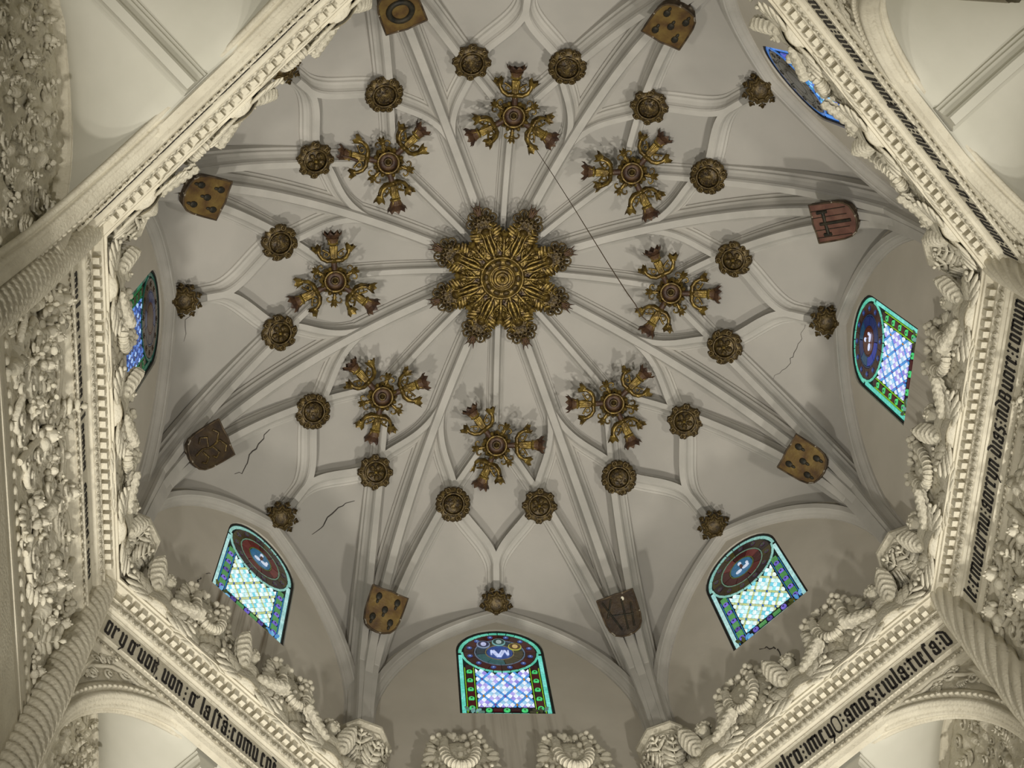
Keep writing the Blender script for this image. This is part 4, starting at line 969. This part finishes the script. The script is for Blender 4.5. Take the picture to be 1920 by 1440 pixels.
SH = [(112.5, 'five', 'shield_gold', 'gold shield with five dark leaves, lower-left of the bottom window arch'), (67.5, 'tools', 'shield_brown', 'very dark brown shield with crossed staves, right of the bottom window arch'),
      (22.5, 'five', 'shield_gold', 'gold shield with five dark leaves, below the right-hand window'), (-22.5, 'tee', 'shield_red', 'reddish-brown shield with a dark cross, above the right-hand window'),
      (-67.5, 'five', 'shield_gold', 'gold shield with dark leaves at the top edge, right of centre'), (-112.5, 'ring', 'shield_gold', 'gold shield with a dark wreath, cut by the top edge'),
      (-157.5, 'five', 'shield_gold', 'worn gold shield with dark leaves beside the upper-left arch'), (157.5, 'tree', 'shield_brown', 'dark carved shield with gilt scrollwork, below the left-hand window')]
for ang, kind, fm, lab in SH:
    t = radians(ang); rh = Vector((cos(t), sin(t), 0)); th = radians(40)
    nz_ = Vector((0, 0, -cos(th))) - rh * sin(th); up = -rh * cos(th) + Vector((0, 0, sin(th))); xx = up.cross(nz_)
    m = Matrix((xx, up, nz_)).transposed().to_4x4(); m.translation = rh * 3.665 + Vector((0, 0, 14.13))
    root = tag(empty('heraldic_shield', m), lab, 'shield', 'shields on the rib springings')
    inst(sf, 'field', root, Matrix(), MAT[fm]); inst(se, 'edge', root, Matrix()); inst(sk, 'mount', root, Matrix())
    if kind == 'five':
        for x, y in ((-.115, .13), (.115, .13), (0, 0), (-.11, -.12), (.11, -.12)): inst(lfm, 'leaf_charge', root, T(x, y, bulge(x, y) + .004))
    elif kind == 'tee':
        me = bars([[(0, .16), (0, -.2)], [(-.13, .10), (.13, .10)], [(-.13, .06), (-.13, .15)], [(.13, .05), (.13, .17)]], .020, 'cross_charge'); me.materials.append(MAT['charge']); inst(me, 'cross_charge', root, Matrix())
        for x in (-.16, -.07, .075, .15):
            me = bars([[(x, .24), (x, -.17)]], .004, 'plank_joint'); me.materials.append(MAT['charge']); inst(me, 'plank_joint', root, Matrix())
    elif kind == 'ring':
        mb = MB().torus((0, .0, .028), .12, .032, None, 22, 6); mb.build('wreath_charge', 'charge', root)
    elif kind == 'tools':
        me = bars([[(-.17, .2), (-.05, -.18)], [(-.06, .2), (-.17, .0)], [(.06, .17), (.02, -.2)], [(.15, .1), (.1, -.18)], [(-.16, .03), (.14, -.04)]], .011, 'staff_charge'); me.materials.append(MAT['charge']); inst(me, 'staff_charge', root, Matrix())
        MB().ell((.075, .175, .03), (.02, .028, .008), None, 8, 4).build('chipped_spot', 'stucco', root)
    else:
        me = bars([[(0, -.2), (-.03, -.1), (0, 0), (-.02, .14)], [(0, -.1), (.09, -.06), (.14, -.12), (.1, -.16)], [(-.02, -.02), (-.12, .02), (-.15, -.06), (-.1, -.1)], [(0, .03), (.1, .08), (.14, .02), (.1, -.01)], [(-.02, .1), (-.1, .17), (-.16, .12)], [(-.02, .14), (.07, .19), (.13, .15)]], .013, 'scroll_charge'); me.materials.append(MAT['gilt_dark']); inst(me, 'scroll_charge', root, Matrix())

# ------------------------------------------------------------------ thin cord hanging from the boss above the middle
pts = [(.15, -1.93, 16.42), (.155, -1.925, 15.6), (.17, -1.90, 13.6), (.185, -1.86, 11.6), (.205, -1.80, 9.6), (.215, -1.78, 8.75), (.235, -1.76, 8.5), (.245, -1.73, 8.32), (.27, -1.72, 8.22)]
tag(MB().tube(pts, .0036, 6).build('cord', 'cord'), 'thin brown cord hanging down from the top three-armed boss', 'cord')

# ------------------------------------------------------------------ cracks
vcrack(135, [(3.22, .805), (3.346, .799), (3.486, .791), (3.581, .785), (3.729, .728), (3.776, .798)], 1, .009)
vcrack(135, [(3.205, -.657), (3.291, -.575), (3.421, -.507), (3.609, -.498), (3.736, -.454)], 2, .009)
vcrack(0, [(3.655, .104), (3.593, .347), (3.511, .629), (3.362, .872)], 3, .004)
vcrack(180, [(3.717, -.135), (3.794, -.268), (3.813, -.499)], 4, .004)
def wcrack(nm, y, pts, wd, seed):
    P = crack([(-s, y, z) for s, z in pts], seed=seed); rnd = random.Random(seed)
    MB().tube([p + Vector((0, 0, rnd.uniform(-.02, .02))) for p in P], lambda t: wd * (1 - .6 * abs(2 * t - 1)), 5).build('crack', 'crack', nm)
wcrack(WOBJ['southeast'], 3.998, [(.30, 12.71), (.22, 12.57), (.09, 12.45), (.08, 12.24), (.08, 12.04)], .007, 5)
wcrack(WOBJ['southwest'], 3.998, [(.57, 13.06), (.65, 12.88), (.72, 12.52), (.75, 12.13)], .007, 6)
wcrack(CORN['southwest'], 3.905, [(.86, 10.75), (.84, 10.68), (.82, 10.6), (.84, 10.47)], .010, 7)
wcrack(CORN['northeast'], 3.905, [(-.25, 10.78), (-.29, 10.7), (-.27, 10.6), (-.31, 10.46)], .010, 8)
# ------------------------------------------------------------------ lift everything so the floor is z = 0
for o in list(bpy.data.objects):
    if o.parent is None: o.location.z += EYE
